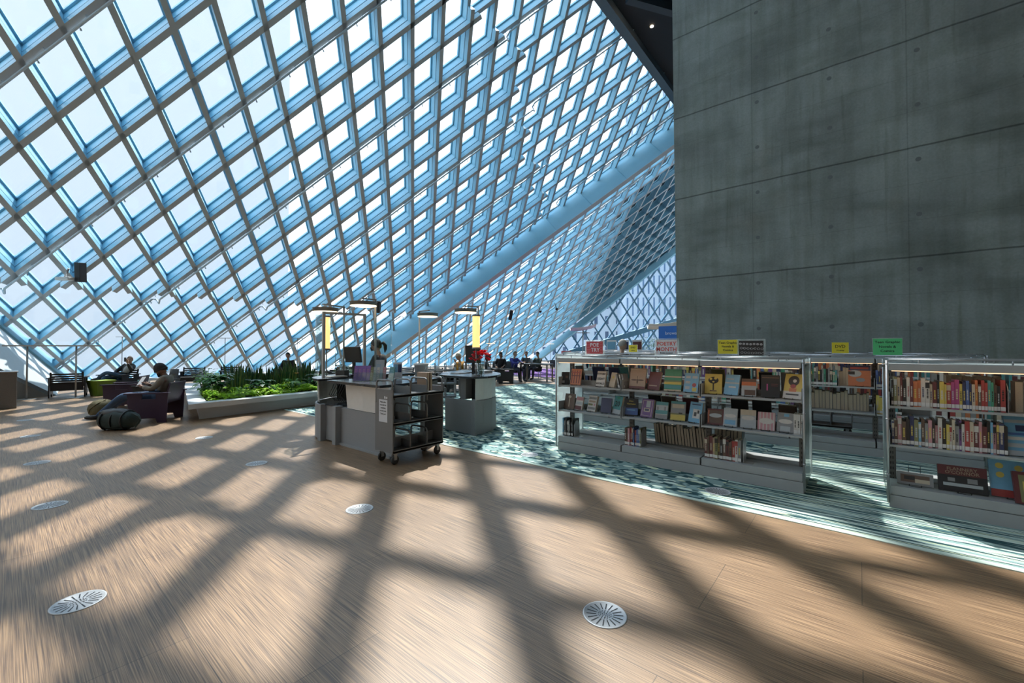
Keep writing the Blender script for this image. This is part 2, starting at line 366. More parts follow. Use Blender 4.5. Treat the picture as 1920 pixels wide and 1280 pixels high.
def FP(g, u, d=0.0): return EA + G * g + UF * u + NF * (d if NF.dot(EA - Vector((0, 0, 1))) > 0 else -d)
cwid, chei = 1.34, 2.05
dl = math.hypot(cwid / 2, chei / 2); dx, dy = cwid / 2 / dl, chei / 2 / dl
for k in range(-30, 50):
    for sg in (1, -1):
        p = (k * cwid, 0.9); r = clipline(p, (dx * sg, dy))
        if r:
            a = (p[0] + dx * sg * r[0], p[1] + dy * r[0]); b = (p[0] + dx * sg * r[1], p[1] + dy * r[1])
            if a[0] > 33 and b[0] > 33: continue
            big = (k * sg) % 4 == 0
            MB().beam(FP(*a, 0.12 + .01 * sg), FP(*b, 0.12 + .01 * sg), 0.17 if big else 0.12, 0.22, NF).build('diagonal_rib', mat('far_steel', (0.09, 0.24, 0.38), 0.5), far)
tp = D_ * 34
MB().add([FP(0, 0, .3), FP(31, 0, .3), FP(31, 22, .3), EA + D_ * 29 + (FP(0, 0, .3) - EA)], [(0, 1, 2, 3)]).build('glazing', glassy('far_glass', (0.80, 0.90, 0.96), 0.03, haze=0.01), far)
MB().beam(EA - D_ * 0.5 - OUT * 0.2, EA + D_ * 26 - OUT * 0.2, 0.35, 0.6, OUT).build('edge_girder', BLUE, far)
MB().beam(FP(3.5, 0.9, -.1), FP(14.5, 4.3, -.1), 0.5, 0.3, NF).build('ring_girder', mat('far_steel', (0, 0, 0)), far)
# ------------------------------------------------------------------ left fold: pale sill band and beige wall under it
a0, a1 = Vector((-18.9, 1.06, 0)), Vector((-17.2, -1.9, 2.35))
c0, c1 = N(-5.4, 6.46, .35), N(-5.4, 1.5, .35)
nrm = (a1 - a0).cross(c0 - a0).normalized()
sb = MB(); up_ = Vector((0, 0, 0.12))
sb.add([a0, a1, c1, c0, a0 - up_, a1 - up_, c1 - up_, c0 - up_], [(0, 1, 2, 3), (7, 6, 5, 4), (0, 4, 5, 1), (1, 5, 6, 2), (2, 6, 7, 3), (3, 7, 4, 0)])
struct('trim_8', sb, mat('pale_fold_panel', (0.50, 0.57, 0.60), 0.5))
bw = MB(); a2 = Vector((-17.2, -1.9, 0)); bk = Vector((-0.25, -0.15, 0))
bw.add([a0, a2, a1 - up_ * .3, a0 + bk, a2 + bk, a1 + bk - up_ * .3], [(0, 1, 2), (5, 4, 3), (0, 2, 5, 3), (1, 4, 5, 2), (0, 3, 4, 1)])
struct('wall_fold', bw, mat('beige_plaster', (0.34, 0.30, 0.26), 0.9))
struct('wall_front', MB().box(-19, -12, 0, -18.7, -2.2, 9), PALEW)
# ------------------------------------------------------------------ outside
struct('trim_9', MB().box(-260, -200, -4.4, 200, 300, -4.0), mat('street_paving', (0.45, 0.46, 0.47), 0.9, scale=0.3, var=0.3))
def tower_mat(name, wall, glassc, sx, sz, mort):
    m, t, p = new_mat(name); L = t.links.new; tc = t.nodes.new('ShaderNodeTexCoord')
    sp = t.nodes.new('ShaderNodeSeparateXYZ'); L(tc.outputs['Object'], sp.inputs[0])
    ad = t.nodes.new('ShaderNodeMath'); L(sp.outputs[0], ad.inputs[0]); L(sp.outputs[1], ad.inputs[1])
    cb = t.nodes.new('ShaderNodeCombineXYZ'); L(ad.outputs[0], cb.inputs[0]); L(sp.outputs[2], cb.inputs[1])
    b = t.nodes.new('ShaderNodeTexBrick'); b.offset = 0; b.inputs['Scale'].default_value = 1; b.inputs['Brick Width'].default_value = sx; b.inputs['Row Height'].default_value = sz; b.inputs['Mortar Size'].default_value = mort; b.inputs['Mortar Smooth'].default_value = 0
    b.inputs['Color1'].default_value = glassc + (1,); b.inputs['Color2'].default_value = tuple(c * 1.12 for c in glassc) + (1,); b.inputs['Mortar'].default_value = wall + (1,)
    L(cb.outputs[0], b.inputs['Vector']); L(b.outputs[0], p.inputs['Base Color']); p.inputs['Roughness'].default_value = 0.5
    return m
def bld(x, y, w_, d_, h_, rz, m, label):
    t = thing('office_tower', label, 'building', (x, y, -4), rz)
    MB().box(-w_ / 2, -d_ / 2, 0, w_ / 2, d_ / 2, h_).build('tower_body', m, t)
    MB().box(-w_ / 2 - .4, -d_ / 2 - .4, h_, w_ / 2 + .4, d_ / 2 + .4, h_ + 1.2).build('parapet', mat('tower_cap', (0.6, 0.62, 0.64), 0.8), t)
yaw = math.radians(39.552)
def dirpx(x): return (Vector((math.cos(yaw), math.sin(yaw), 0)) * ((x - 960) / 787.6) + Vector((-math.sin(yaw), math.cos(yaw), 0)))
bld(-85.5, -3.2, 20, 71, 90, math.radians(-22.6), tower_mat('pale_tower', (0.27, 0.30, 0.33), (0.25, 0.285, 0.32), 3.0, 3.6, 1.0), 'huge pale tower faintly seen through the left half of the sloping glass')
bld(-46, 86, 26, 16, 34, math.radians(25), tower_mat('banded_tower', (0.36, 0.42, 0.48), (0.015, 0.05, 0.11), 2.2, 3.2, 0.75), 'blue glass office block with white bands behind the far diamonds')
bld(-27.5, 72, 11, 16, 46, math.radians(30), tower_mat('finned_tower', (0.33, 0.40, 0.48), (0.05, 0.11, 0.20), 0.8, 3.4, 0.28), 'tall glass office tower with pale vertical fins behind the far diamonds')
bld(-14.5, 72, 9, 14, 58, math.radians(36), tower_mat('punched_tower', (0.32, 0.31, 0.30), (0.05, 0.08, 0.12), 2.3, 3.3, 0.85), 'stone coloured tower with punched windows beside the concrete wall')
# dark block added outside as an overhang, to shade the far slope
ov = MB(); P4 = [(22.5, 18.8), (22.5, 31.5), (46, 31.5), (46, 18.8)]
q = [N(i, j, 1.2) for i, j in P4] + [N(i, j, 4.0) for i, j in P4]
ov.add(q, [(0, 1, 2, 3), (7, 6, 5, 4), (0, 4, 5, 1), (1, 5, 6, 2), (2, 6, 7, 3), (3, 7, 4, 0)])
struct('outside_shade_block', ov, mat('shade_block_dark', (0.05, 0.07, 0.09), 0.8))
# ================================================================== furniture materials
GREY = mat('shelf_grey_paint', (0.33, 0.345, 0.35), 0.45); GREYD = mat('upright_grey', (0.13, 0.125, 0.12), 0.5); METAL = mat('brushed_metal', (0.45, 0.46, 0.48), 0.35, metal=0.7)
WHITE = mat('white_laminate', (0.72, 0.73, 0.72), 0.3); BLACK = mat('black_plastic', (0.012, 0.012, 0.014), 0.4); ACRY = glassy('clear_acrylic', (0.90, 0.95, 0.95), 0.10)
FROST = glassy('frosted_acrylic', (0.80, 0.90, 0.90), 0.14, haze=0.22)  # whitish frosted acrylic of the bookcase end panels
LED = mat('warm_strip_light', (1, 0.7, 0.45), 0.5, emit=(1.0, 0.62, 0.36, 1.1)); TEXTB = mat('black_ink', (0.015, 0.015, 0.015), 0.7); WIRE = mat('black_wire', (0.01, 0.01, 0.012), 0.4, metal=0.3)
PAGE = mat('book_pages', (0.52, 0.46, 0.36), 0.9, scale=200, var=0.2); LABELW = mat('spine_label', (0.62, 0.63, 0.62), 0.7)
# ------------------------------------------------------------------ double-sided bookcases
SW = 0.965
def bookcase(x0, nsec, y0, label, left_panel=True, right_panel=True, back=True, kick=True, group=None, mids=(0.57, 0.92)):
    L = nsec * SW; D = 0.68; t = thing('bookcase', label, 'bookcase', (x0, y0, 0), 0, group)
    MB().box(0.0, 0.0, 0.0, L, D, 0.115).build('plinth', GREY, t, bevel=.004)
    for k in range(nsec):
        a = k * SW + .008; b = (k + 1) * SW - .008
        m = MB().box(a, 0.0, .12, b, 0.30, .20); m.box(a, D - .30, .12, b, D, .20)
        m.build('bottom_shelf', GREY, t, bevel=.003)
        for z in mids:
            for y in ((0.0, 0.29), (D - .29, D)):
                m = MB().box(a, y[0], z - .018, b, y[1], z)
                yb = y[1] if y[0] == 0 else y[0]
                m.box(a, min(yb, yb), z, b, yb + .004, z + .06)
                m.box(a - .001, y[0] + .01, z - .03, a + .004, y[1] - .01, z + .12); m.box(b - .004, y[0] + .01, z - .03, b + .001, y[1] - .01, z + .12)
                m.build('shelf', GREY, t)
        # light canopy on both faces
        m = MB(); m.box(a, -.03, 1.245, b, 0.04, 1.31); m.box(a, 0.04, 1.285, b, D - .04, 1.305); m.box(a, D - .04, 1.245, b, D + .03, 1.31)
        m.build('canopy', METAL if k < 0 else GREY, t, bevel=.006)
        MB().box(a + .02, -.012, 1.238, b - .02, 0.03, 1.244).build('light_strip', LED, t); MB().box(a + .02, D - .03, 1.238, b - .02, D + .012, 1.244).build('light_strip', LED, t)
        m = MB()
        for yy in (0.03, D - .03): m.tube([(a, yy, 1.345), (b, yy, 1.345)], .007, 6); m.tube([(a + .2, yy, 1.31), (a + .2, yy, 1.345)], .006, 5); m.tube([(b - .2, yy, 1.31), (b - .2, yy, 1.345)], .006, 5)
        m.box(a, .03, 1.336, b, D - .03, 1.341, 1)
        m.build('top_rail', [METAL, ACRY], t)
    for k in range(nsec + 1):
        x = min(max(k * SW, .035), L - .035); m = MB().box(x - .03, D / 2 - .018, .1, x + .03, D / 2 + .018, 1.3)
        for q in range(22): m.box(x - .012, D / 2 - .0185, .18 + q * .05, x - .004, D / 2 - .018, .205 + q * .05, 1); m.box(x + .004, D / 2 - .0185, .18 + q * .05, x + .012, D / 2 - .018, .205 + q * .05, 1)
        m.add([(x, D / 2 - .02, 1.22), (x - .0, .05, 1.29), (x - .09, .05, 1.29), (x, D / 2, 1.29), (x + .09, .05, 1.29)], [(0, 1, 2), (0, 2, 3), (0, 4, 1), (0, 3, 4)])
        m.build('upright', [GREYD, BLACK], t)
    for k, on in ((0, left_panel), (1, right_panel)):
        if on:
            x = -.012 if k == 0 else L + .004
            m = MB().box(x, -.02, .06, x + .012, D + .02, 1.335); m.build('end_panel', FROST, t)
            for yy in (-.03, D + .03):
                m = MB().tube([(x + .006, yy, .05), (x + .006, yy, 1.335)], .011, 6)
                for z in (.3, .8, 1.3): m.lathe([(.0, 0), (.014, .0), (.014, .01), (0, .01)], (x + .006, yy, z), 8)
                m.build('end_panel_edge', METAL, t)
    return t
bookcase(-3.33, 3, 5.06, 'low grey bookcase with face-out display books under the poetry and typewriter signs', group=None)
bookcase(0.20, 3, 5.16, 'low grey bookcase packed with novels at the right edge of the room')
bookcase(-4.66, 6, 7.38, 'long low grey bookcase in the second row, under the green sign')
bookcase(-6.2, 8, 9.72, 'long low grey bookcase in the third row, behind the green sign')
bookcase(-6.6, 8, 12.0, 'low grey bookcase standing right against the concrete wall')
# far rows left of the concrete wall
def far_case(x, y, n, rz, label):
    t = thing('bookcase', label, 'bookcase', (x, y, 0), rz)
    MB().box(0, 0, 0, n * SW, .6, .15).build('plinth', GREY, t)
    for z in (.5, .85): MB().box(0, 0, z, n * SW, .6, z + .03).build('shelf', GREY, t)
    MB().box(-.02, -.02, 1.25, n * SW + .02, .62, 1.31).build('canopy', WHITE, t)
    MB().box(-.03, 0, 0, 0, .6, 1.27).build('end_panel', WHITE, t); MB().box(n * SW, 0, 0, n * SW + .03, .6, 1.27).build('end_panel', WHITE, t)
    m = MB()
    rr = random.Random(int(x * 10))
    for z in (.53, .88, .16):
        xx = .05
        while xx < n * SW - .1:
            w_ = rr.uniform(.1, .35)
            if rr.random() < .75: m.box(xx, .05, z, xx + w_, .5, z + rr.uniform(.18, .26), rr.choice([0, 0, 1, 2]))
            xx += w_ + .02
    tag(m.build('display_items', [BLACK, LABELW, mat('far_red', (.45, .06, .06), .7)], t), kind='stuff')
far_case(-14.6, 26.5, 7, math.radians(4), 'far white topped bookcase beyond the violet carpet')
far_case(-10.4, 19.5, 5, math.radians(2), 'white topped bookcase between violet carpet and concrete wall')
# ------------------------------------------------------------------ books
COL = dict(black=(.012, .012, .015), white=(.62, .60, .56), cream=(.58, .48, .34), red=(.42, .03, .025), maroon=(.14, .02, .025), orange=(.62, .16, .03), yellow=(.68, .52, .04), green=(.03, .33, .20), teal=(.05, .32, .34), blue=(.04, .13, .42), navy=(.015, .03, .12), sky=(.12, .42, .68), purple=(.16, .05, .26), brown=(.13, .07, .045), grey=(.25, .26, .27), pink=(.60, .26, .30), silver=(.42, .47, .50), tan=(.42, .28, .18), olive=(.22, .22, .08), magenta=(.42, .03, .22))
def cm(c):
    q = COL[c]; g = sum(q) / 3; q = tuple((v * .82 + g * .18) * .85 + .008 for v in q)
    return mat('cover_' + c, q, 0.38, var=0.12, scale=30)
ORD = ['first', 'second', 'third', 'fourth', 'fifth', 'sixth', 'seventh', 'eighth', 'ninth', 'tenth', 'eleventh', 'twelfth', '13th', '14th', '15th', '16th', '17th', '18th', '19th', '20th', '21st', '22nd', '23rd', '24th', '25th', '26th', '27th', '28th', '29th', '30th', '31st', '32nd', '33rd', '34th', '35th', '36th', '37th', '38th', '39th', '40th', '41st', '42nd', '43rd', '44th', '45th']
BOOKN = [0]
def spine_book(x, y, z, w_, h, d, c, c2, label, group, lean=0.0, rev=False, sticker=True, titled=True):
    """spine towards -Y unless rev; origin at the foot of the left spine edge"""
    m = MB(); e = .0025
    fy = 0 if not rev else d
    m.box(0, 0, 0, e, d, h, 0); m.box(w_ - e, 0, 0, w_, d, h, 0)
    if rev: m.box(e, d - e, 0, w_ - e, d, h, 0); m.box(e, .004, .003, w_ - e, d - e, h - .003, 1)
    else:
        m.box(e, 0, 0, w_ - e, e, h, 0); m.box(e, e, .003, w_ - e, d - .004, h - .003, 1)
        if sticker: m.box(.0005, -.0009, .012, w_ - .0005, -.0002, .045, 2)
        if titled:
            rr = random.Random(int(x * 1e4 + z * 100)); k = rr.random()
            if k < .35: m.box(.0004, -.0008, h * .72, w_ - .0004, -.0002, h * .93, 3)
            zz = h * .35
            while zz < h * .68:
                s = rr.uniform(.006, .018)
                m.box(w_ * .3, -.0009, zz, w_ * .7, -.0002, zz + s * .7, 3); zz += s
    o = m.build('book', [cm(c), PAGE, LABELW, cm(c2)])
    o.location = (x, y, z); o.rotation_euler = (0, lean, 0)
    tag(o, label, 'book', group); BOOKN[0] += 1
    return o
def run(x0, x1, y, z, seed, cols, where, group, lim=None, h0=.20, h1=.27, w0=.012, w1=.042, rev=False, lean=0.0, sticker=True):
    rr = random.Random(seed); x = x0; n = 0
    while x < x1 - .012:
        w_ = rr.uniform(w0, w1); w_ = min(w_, x1 - x); h = rr.uniform(h0, h1); c = cols[n % len(cols)] if rr.random() < .75 else rr.choice(cols)
        c2 = rr.choice(['white', 'cream', 'yellow', 'black', 'silver'] if c not in ('white', 'cream', 'silver') else ['black', 'red', 'navy'])
        th = 'thin ' if w_ < .02 else ('thick ' if w_ > .034 else '')
        lb = f"{th}{c} book, {ORD[min(n, 44)]} from left {where}" if not rev else f"{th}book showing its pages, {ORD[min(n, 44)]} from left {where}"
        spine_book(x, y + rr.uniform(0, .02), z, w_, h, rr.uniform(.14, .19), c, c2, lb, group, lean, rev, sticker); n += 1
        x += w_ + .001 + (abs(lean) * .02)
    return n
MIX = ['black', 'cream', 'maroon', 'white', 'brown', 'navy', 'red', 'grey', 'white', 'teal', 'black', 'orange', 'blue', 'olive', 'purple', 'cream', 'pink', 'green']
TOPR = ['black', 'olive', 'cream', 'maroon', 'black', 'white', 'maroon', 'orange', 'orange', 'white', 'white', 'cream', 'maroon', 'grey', 'brown', 'yellow', 'red', 'magenta', 'magenta', 'yellow', 'navy', 'blue', 'navy', 'cream', 'black', 'brown', 'red', 'red', 'teal', 'green', 'brown', 'black', 'red', 'red', 'yellow', 'grey', 'teal', 'black']
LOWR = ['navy', 'navy', 'pink', 'brown', 'black', 'sky', 'olive', 'black', 'brown', 'grey', 'pink', 'black', 'pink', 'white', 'black', 'yellow', 'olive', 'cream', 'grey', 'purple', 'white', 'red', 'cream', 'white', 'white', 'maroon', 'maroon', 'sky', 'pink', 'brown', 'navy', 'silver', 'navy', 'black', 'orange', 'black']
run(.225, .925, 5.20, .92, 3, TOPR, 'on upper shelf of rightmost bookcase', 'novels on the upper shelf of the right bookcase', w0=.013, w1=.028)
run(.225, .925, 5.20, .57, 4, LOWR, 'on middle shelf of rightmost bookcase', 'novels on the middle shelf of the right bookcase', w0=.013, w1=.03)
run(.99, 1.15, 5.30, .92, 5, ['white', 'grey', 'cream'], 'past the bookend on the right bookcase', 'pale books past the bookend on the right bookcase', w0=.03, w1=.05, rev=True)
run(.62, .96, 5.56, .92, 6, ['cream'], 'on back side of right bookcase', 'books facing away on the right bookcase', rev=True, h0=.26, h1=.28)
# first bookcase, bottom shelf
run(-3.29, -3.12, 5.12, .2, 8, ['sky', 'grey', 'black', 'brown', 'black', 'brown', 'black', 'black'], 'at left end of display bookcase bottom shelf', 'books at the left end of the display bookcase', h1=.25, w0=.014, w1=.026)
run(-2.345, -2.13, 5.12, .2, 9, ['brown', 'grey', 'pink', 'grey', 'black', 'blue', 'red', 'silver', 'blue', 'olive'], 'in middle cluster of display bookcase bottom shelf', 'books in the middle of the display bookcase bottom shelf', h1=.25, w0=.014, w1=.026)
run(-1.375, -1.0, 5.12, .2, 10, ['maroon', 'brown', 'maroon', 'tan', 'orange', 'brown', 'black', 'brown', 'silver', 'olive', 'red', 'white', 'grey'], 'in right cluster of display bookcase bottom shelf', 'books at the right of the display bookcase bottom shelf', h1=.25, w0=.018, w1=.034)
run(-2.10, -1.42, 5.53, .2, 11, ['black'], 'on rear bottom shelf of display bookcase', 'books facing away on the display bookcase bottom shelf', rev=True, h0=.22, h1=.27, w0=.028, w1=.046, lean=-.10)
run(-1.38, -1.08, 5.53, .2, 12, ['black'], 'on rear bottom shelf behind the orange book', 'books facing away behind the right cluster', rev=True, h0=.25, h1=.29, w0=.03, w1=.05, lean=.05)
run(-.52, -.43, 5.12, .57, 13, ['white', 'white', 'white'], 'at right end of display bookcase middle shelf', 'three white and brown books at the right end', w0=.026, w1=.028, h0=.2, h1=.21)
for k, x in enumerate((-2.43, -2.39, -2.355)):
    spine_book(x, 5.13, .92, .022, .19, .15, 'grey', 'white', f'leaning grey booklet, {ORD[k]} from left beside the crane cover book', 'leaning grey booklets on the display shelf', lean=-.22)
# second row, seen through the gap and above the first bookcase
run(-.62, -.24, 7.42, .92, 14, ['maroon', 'black', 'teal', 'black', 'green', 'teal', 'grey', 'red', 'black', 'grey'], 'on upper shelf of second row, left of duck comic', 'books on the second row beside the comic', w0=.018, w1=.03)
run(-.22, -.10, 7.52, .92, 15, ['cream'], 'facing away behind the duck comic', 'books facing away behind the comic', rev=True, w0=.03, w1=.04)
run(.17, .50, 7.42, .92, 16, ['blue', 'navy', 'maroon', 'brown', 'grey', 'orange', 'black'], 'on upper shelf of second row, right section', 'books on the second row right section', w0=.018, w1=.03)
run(-.60, .10, 7.60, .57, 17, ['grey'], 'facing away on second row middle shelf', 'books facing away on the second row', rev=True, w0=.03, w1=.055, h0=.22, h1=.28)
run(.17, .42, 7.42, .57, 18, ['yellow', 'yellow', 'black', 'brown', 'teal', 'teal', 'black'], 'on middle shelf of second row, right section', 'books on the second row middle shelf', w0=.03, w1=.045)
run(-3.45, -2.85, 7.42, .92, 19, MIX, 'on second row seen under the bird signs', 'books on the second row left section', w0=.026, w1=.045)
run(-2.75, -.75, 7.42, .92, 20, MIX, 'on second row upper shelf seen behind display bookcase', 'books on the second row upper shelf', w0=.042, w1=.06)
run(-2.75, -.75, 7.42, .57, 21, MIX, 'on second row middle shelf seen behind display bookcase', 'books on the second row middle shelf behind the display', w0=.05, w1=.07)
def stuffbooks(x0, x1, y, zs, seed, label):
    m = MB(); rr = random.Random(seed); cols = ['black', 'cream', 'maroon', 'white', 'grey', 'navy', 'red', 'teal', 'orange', 'brown']
    for z in zs:
        x = x0
        while x < x1:
            w_ = rr.uniform(.02, .05)
            if rr.random() < .93: m.box(x, y, z, x + w_ - .002, y + .17, z + rr.uniform(.19, .27), rr.randrange(len(cols))); m.box(x, y - .001, z + .01, x + w_ - .002, y, z + .04, len(cols))
            x += w_
    o = m.build('book_rows', [cm(c) for c in cols] + [LABELW], None, org=(x0, y, zs[0])); tag(o, label, 'books', None, 'stuff')
stuffbooks(.7, 3.0, 7.42, (.57, .92), 30, 'rows of mixed books in the second row behind the right bookcase')
stuffbooks(-5.9, 1.4, 9.76, (.57, .92), 31, 'rows of mixed books packed along the third row')
stuffbooks(-6.3, 1.0, 12.04, (.92,), 32, 'rows of mixed books along the concrete wall')
stuffbooks(1.05, 3.0, 5.20, (.57,), 33, 'dark rows of books beyond the frame on the right bookcase')
# ------------------------------------------------------------------ face-out books on wire easels
def easel(x, y, z, rz, label):
    m = MB()
    for s in (-.04, .04):
        m.tube([(s, -.055, .022), (s, -.055, .004), (s, .0, .006), (s, .055, .17)], .0022, 5); m.tube([(s, .045, .13), (s * 1.2, .095, .003)], .0022, 5)
    m.tube([(-.04, -.055, .004), (.04, -.055, .004)], .0022, 5); m.tube([(-.04, .045, .14), (.04, .045, .14)], .0022, 5)
    o = m.build('book_easel', WIRE); o.location = (x, y, z); o.rotation_euler = (0, 0, rz)
    return tag(o, label, 'book stand', 'wire easels under the display books')
def face_book(x, z, name, base, art, rz=0.0, w_=.15, h=.22, t=.022, y=5.17, words=None, back=False, wcol='black'):
    """art: list of (x0,z0,x1,z1,colour) in cover fractions"""
    g = None
    r = thing('book', name, 'book', (x, y, z + .007), rz, 'display books facing out')
    r.rotation_euler = (-.27, 0, rz) if not back else (.27, 0, rz)
    m = MB(); e = .002
    m.box(-w_ / 2, -e, 0, w_ / 2, 0, h, 0); m.box(-w_ / 2, t - e, 0, w_ / 2, t, h, 0); m.box(-w_ / 2, 0, 0, -w_ / 2 + e, t, h, 0)
    m.build('cover', cm(base), r)
    MB().box(-w_ / 2 + e, 0, .003, w_ / 2 - .003, t - e, h - .003).build('page_block', PAGE, r)
    s = -1 if not back else 1; yf = -e - .0003 if not back else t + .0003
    if art:
        cols = sorted(set(a[4] for a in art)); m = MB()
        for k, a in enumerate(art):
            yy = yf + s * .0002 * k
            if len(a) == 6:      # disc
                n = 20; cx, cz, rx, rz_ = a[0] * w_ - w_ / 2, a[1] * h, a[2] * w_, a[3] * w_
                vs = [(cx + rx * math.cos(2 * PI * q / n), yy, cz + rz_ * math.sin(2 * PI * q / n)) for q in range(n)]
                m.add(vs, [tuple(range(n))], cols.index(a[4]))
            else:
                m.quad((a[0] * w_ - w_ / 2, yy, a[1] * h), (a[2] * w_ - w_ / 2, yy, a[1] * h), (a[2] * w_ - w_ / 2, yy, a[3] * h), (a[0] * w_ - w_ / 2, yy, a[3] * h), cols.index(a[4]))
        m.build('cover_art', [cm(c) for c in cols], r)
    for wd, sz, fz in (words or []):
        text_part(wd, sz, cm(wcol), r, Matrix.Translation((0, yf + s * .004, fz * h)) @ Matrix.Rotation(PI / 2, 4, 'X'), bold=.0004)
    easel(x, y + .012, z, rz, 'black wire easel under the ' + name.replace(' on upper display shelf', '').replace(' on middle display shelf', ', middle shelf').replace(' display shelf', ''))
    return r
Z1, Z2 = .92, .57
R1, R2 = ' on upper display shelf', ' on middle display shelf'
face_book(-3.27, Z1, 'dark speckled paperback' + R1 + ' at far left', 'black', [(.1, .1, .4, .3, 'grey'), (.5, .5, .8, .7, 'brown')], .5, .12, .18)
face_book(-3.11, Z1, 'red orange scaffold cover book' + R1, 'orange', [(.08, .1, .16, .9, 'maroon'), (.3, .1, .38, .9, 'maroon'), (.55, .1, .63, .9, 'maroon'), (.8, .1, .88, .9, 'maroon'), (.05, .55, .95, .6, 'maroon'), (.05, .75, .95, .8, 'red')], 0.05, .16, .23)
face_book(-2.72, Z1, 'white book with big black words' + R1, 'white', [], -.12, .14, .21, words=[('KWAME', .036, .82), ('LIGHT', .044, .5), ('WORLD', .036, .18)])
face_book(-2.55, Z1, 'cream book with small yellow emblem' + R1, 'cream', [(.5, .68, .13, .17, 'yellow', 1)], -.5, .12, .20, .03)
face_book(-2.20, Z1, 'large tan book with a dark bird' + R1, 'tan', [(0, 0, 1, .12, 'maroon'), (.5, .36, .05, .16, 'brown', 1), (.3, .42, .2, .05, 'brown', 1), (.7, .42, .2, .05, 'brown', 1), (.47, .5, .5, .62, 'brown'), (.05, .9, .95, .94, 'cream')], 0.0, .21, .27)
face_book(-1.99, Z1, 'dark wine coloured book' + R1, 'maroon', [(.1, .2, .8, .26, 'tan')], -.35, .18, .23)
face_book(-1.75, Z1, 'green and yellow landscape cover book' + R1, 'green', [(0, .62, 1, .68, 'cream'), (0, .30, 1, .42, 'yellow'), (0, .12, 1, .26, 'teal'), (0, 0, 1, .07, 'cream'), (0, .44, 1, .48, 'olive')], .08, .20, .27)
face_book(-1.54, Z1, 'blue comic with grid of panels' + R1, 'sky', [(.1, .72, .42, .85, 'silver'), (.55, .72, .9, .85, 'silver'), (.1, .45, .42, .58, 'silver'), (.1, .15, .42, .3, 'silver'), (.72, .38, .14, .14, 'red', 1), (.6, .05, .9, .25, 'yellow')], -.12, .17, .23)
face_book(-1.29, Z1, 'yellow book with a black tree' + R1, 'yellow', [(.46, .18, .54, .6, 'black'), (.5, .68, .3, .22, 'black', 1), (.35, .75, .08, .08, 'yellow', 1), (.62, .78, .09, .08, 'yellow', 1), (.5, .6, .07, .05, 'yellow', 1), (.3, .12, .7, .17, 'brown')], .12, .18, .23)
face_book(-1.11, Z1, 'pale blue sky cover book' + R1, 'sky', [(0, .55, 1, .62, 'silver'), (.3, .35, .8, .42, 'white'), (.1, .75, .6, .8, 'silver')], -.3, .16, .23)
face_book(-.93, Z1, 'small orange and grey photo paperback' + R1, 'silver', [(0, .6, 1, .85, 'orange'), (0, .82, 1, 1, 'brown'), (.2, .05, .95, .35, 'brown')], .1, .14, .19)
face_book(-.73, Z1, 'black book with faint crimson figure' + R1, 'black', [(.3, .3, .38, .6, 'magenta'), (.05, .86, .95, .9, 'brown'), (.55, .5, .9, .53, 'maroon'), (.55, .58, .9, .61, 'maroon')], .05, .17, .24)
face_book(-.54, Z1, 'orange astronaut cover book' + R1 + ' at right', 'yellow', [(0, 0, 1, .3, 'white'), (.5, .72, .3, .3, 'black', 1), (.55, .72, .1, .1, 'white', 1), (.5, .5, .16, .12, 'red', 1), (.3, .28, .7, .42, 'orange'), (.15, .14, .85, .2, 'black')], -.4, .18, .26, .035)
face_book(-3.22, Z2, 'brown book with pale lamp' + R2, 'brown', [(.5, .8, .15, .12, 'cream', 1), (.46, .15, .54, .7, 'cream')], .0, .16, .22)
face_book(-3.06, Z2, 'white red paperback with pale label' + R2, 'white', [(0, .72, 1, .95, 'pink'), (0, .02, .9, .3, 'maroon'), (.05, .4, .95, .6, 'silver')], -.2, .13, .19)
face_book(-2.86, Z2, 'white poster-lettered book' + R2, 'white', [(.05, .76, .95, .9, 'grey'), (.1, .56, .9, .68, 'tan'), (.05, .36, .6, .48, 'olive'), (.7, .36, .9, .5, 'pink'), (.05, .12, .95, .26, 'grey')], -.25, .15, .22, .035)
face_book(-2.64, Z2, 'plain navy book turned away' + R2, 'navy', [], .05, .15, .20)
face_book(-2.49, Z2, 'pale teal poetry book numbered twenty' + R2, 'teal', [(.0, .0, 1, .25, 'silver'), (.5, .9, .2, .1, 'green', 1)], -.45, .16, .24, .035, words=[('20', .10, .55)])
face_book(-2.28, Z2, 'black book with blue wave foot' + R2, 'black', [(0, .05, 1, .45, 'blue'), (.2, .3, .8, .36, 'sky')], .25, .17, .22, words=[('Don', .03, .85), ('Viennese', .03, .68)], wcol='yellow')
face_book(-2.08, Z2, 'indigo framed hardback' + R2, 'purple', [(.1, .08, .9, .10, 'cream'), (.1, .9, .9, .92, 'cream'), (.1, .08, .13, .92, 'cream'), (.87, .08, .9, .92, 'cream'), (.4, .55, .75, .9, 'silver'), (.25, .3, .75, .5, 'cream'), (.32, .34, .68, .46, 'navy')], -.2, .17, .23, .04)
face_book(-1.89, Z2, 'misty harbour cover book' + R2, 'teal', [(0, .5, 1, .8, 'silver'), (.1, .5, .25, .7, 'grey'), (.7, .5, .85, .72, 'grey'), (0, .25, 1, .28, 'white'), (0, 0, 1, .25, 'grey')], .0, .15, .21, .03)
face_book(-1.69, Z2, 'book with golden field cover' + R2, 'grey', [(0, 0, 1, .38, 'olive'), (0, .02, 1, .3, 'yellow'), (.1, .65, .9, .85, 'cream'), (0, .88, 1, 1, 'teal'), (.55, .36, .8, .42, 'black')], .08, .17, .23)
face_book(-1.50, Z2, 'light blue poetry book with dog drawing' + R2, 'sky', [(.3, .2, .85, .65, 'white'), (.4, .3, .6, .5, 'black'), (.65, .45, .8, .6, 'black'), (.15, .85, .85, .9, 'navy')], -.3, .16, .24, .03)
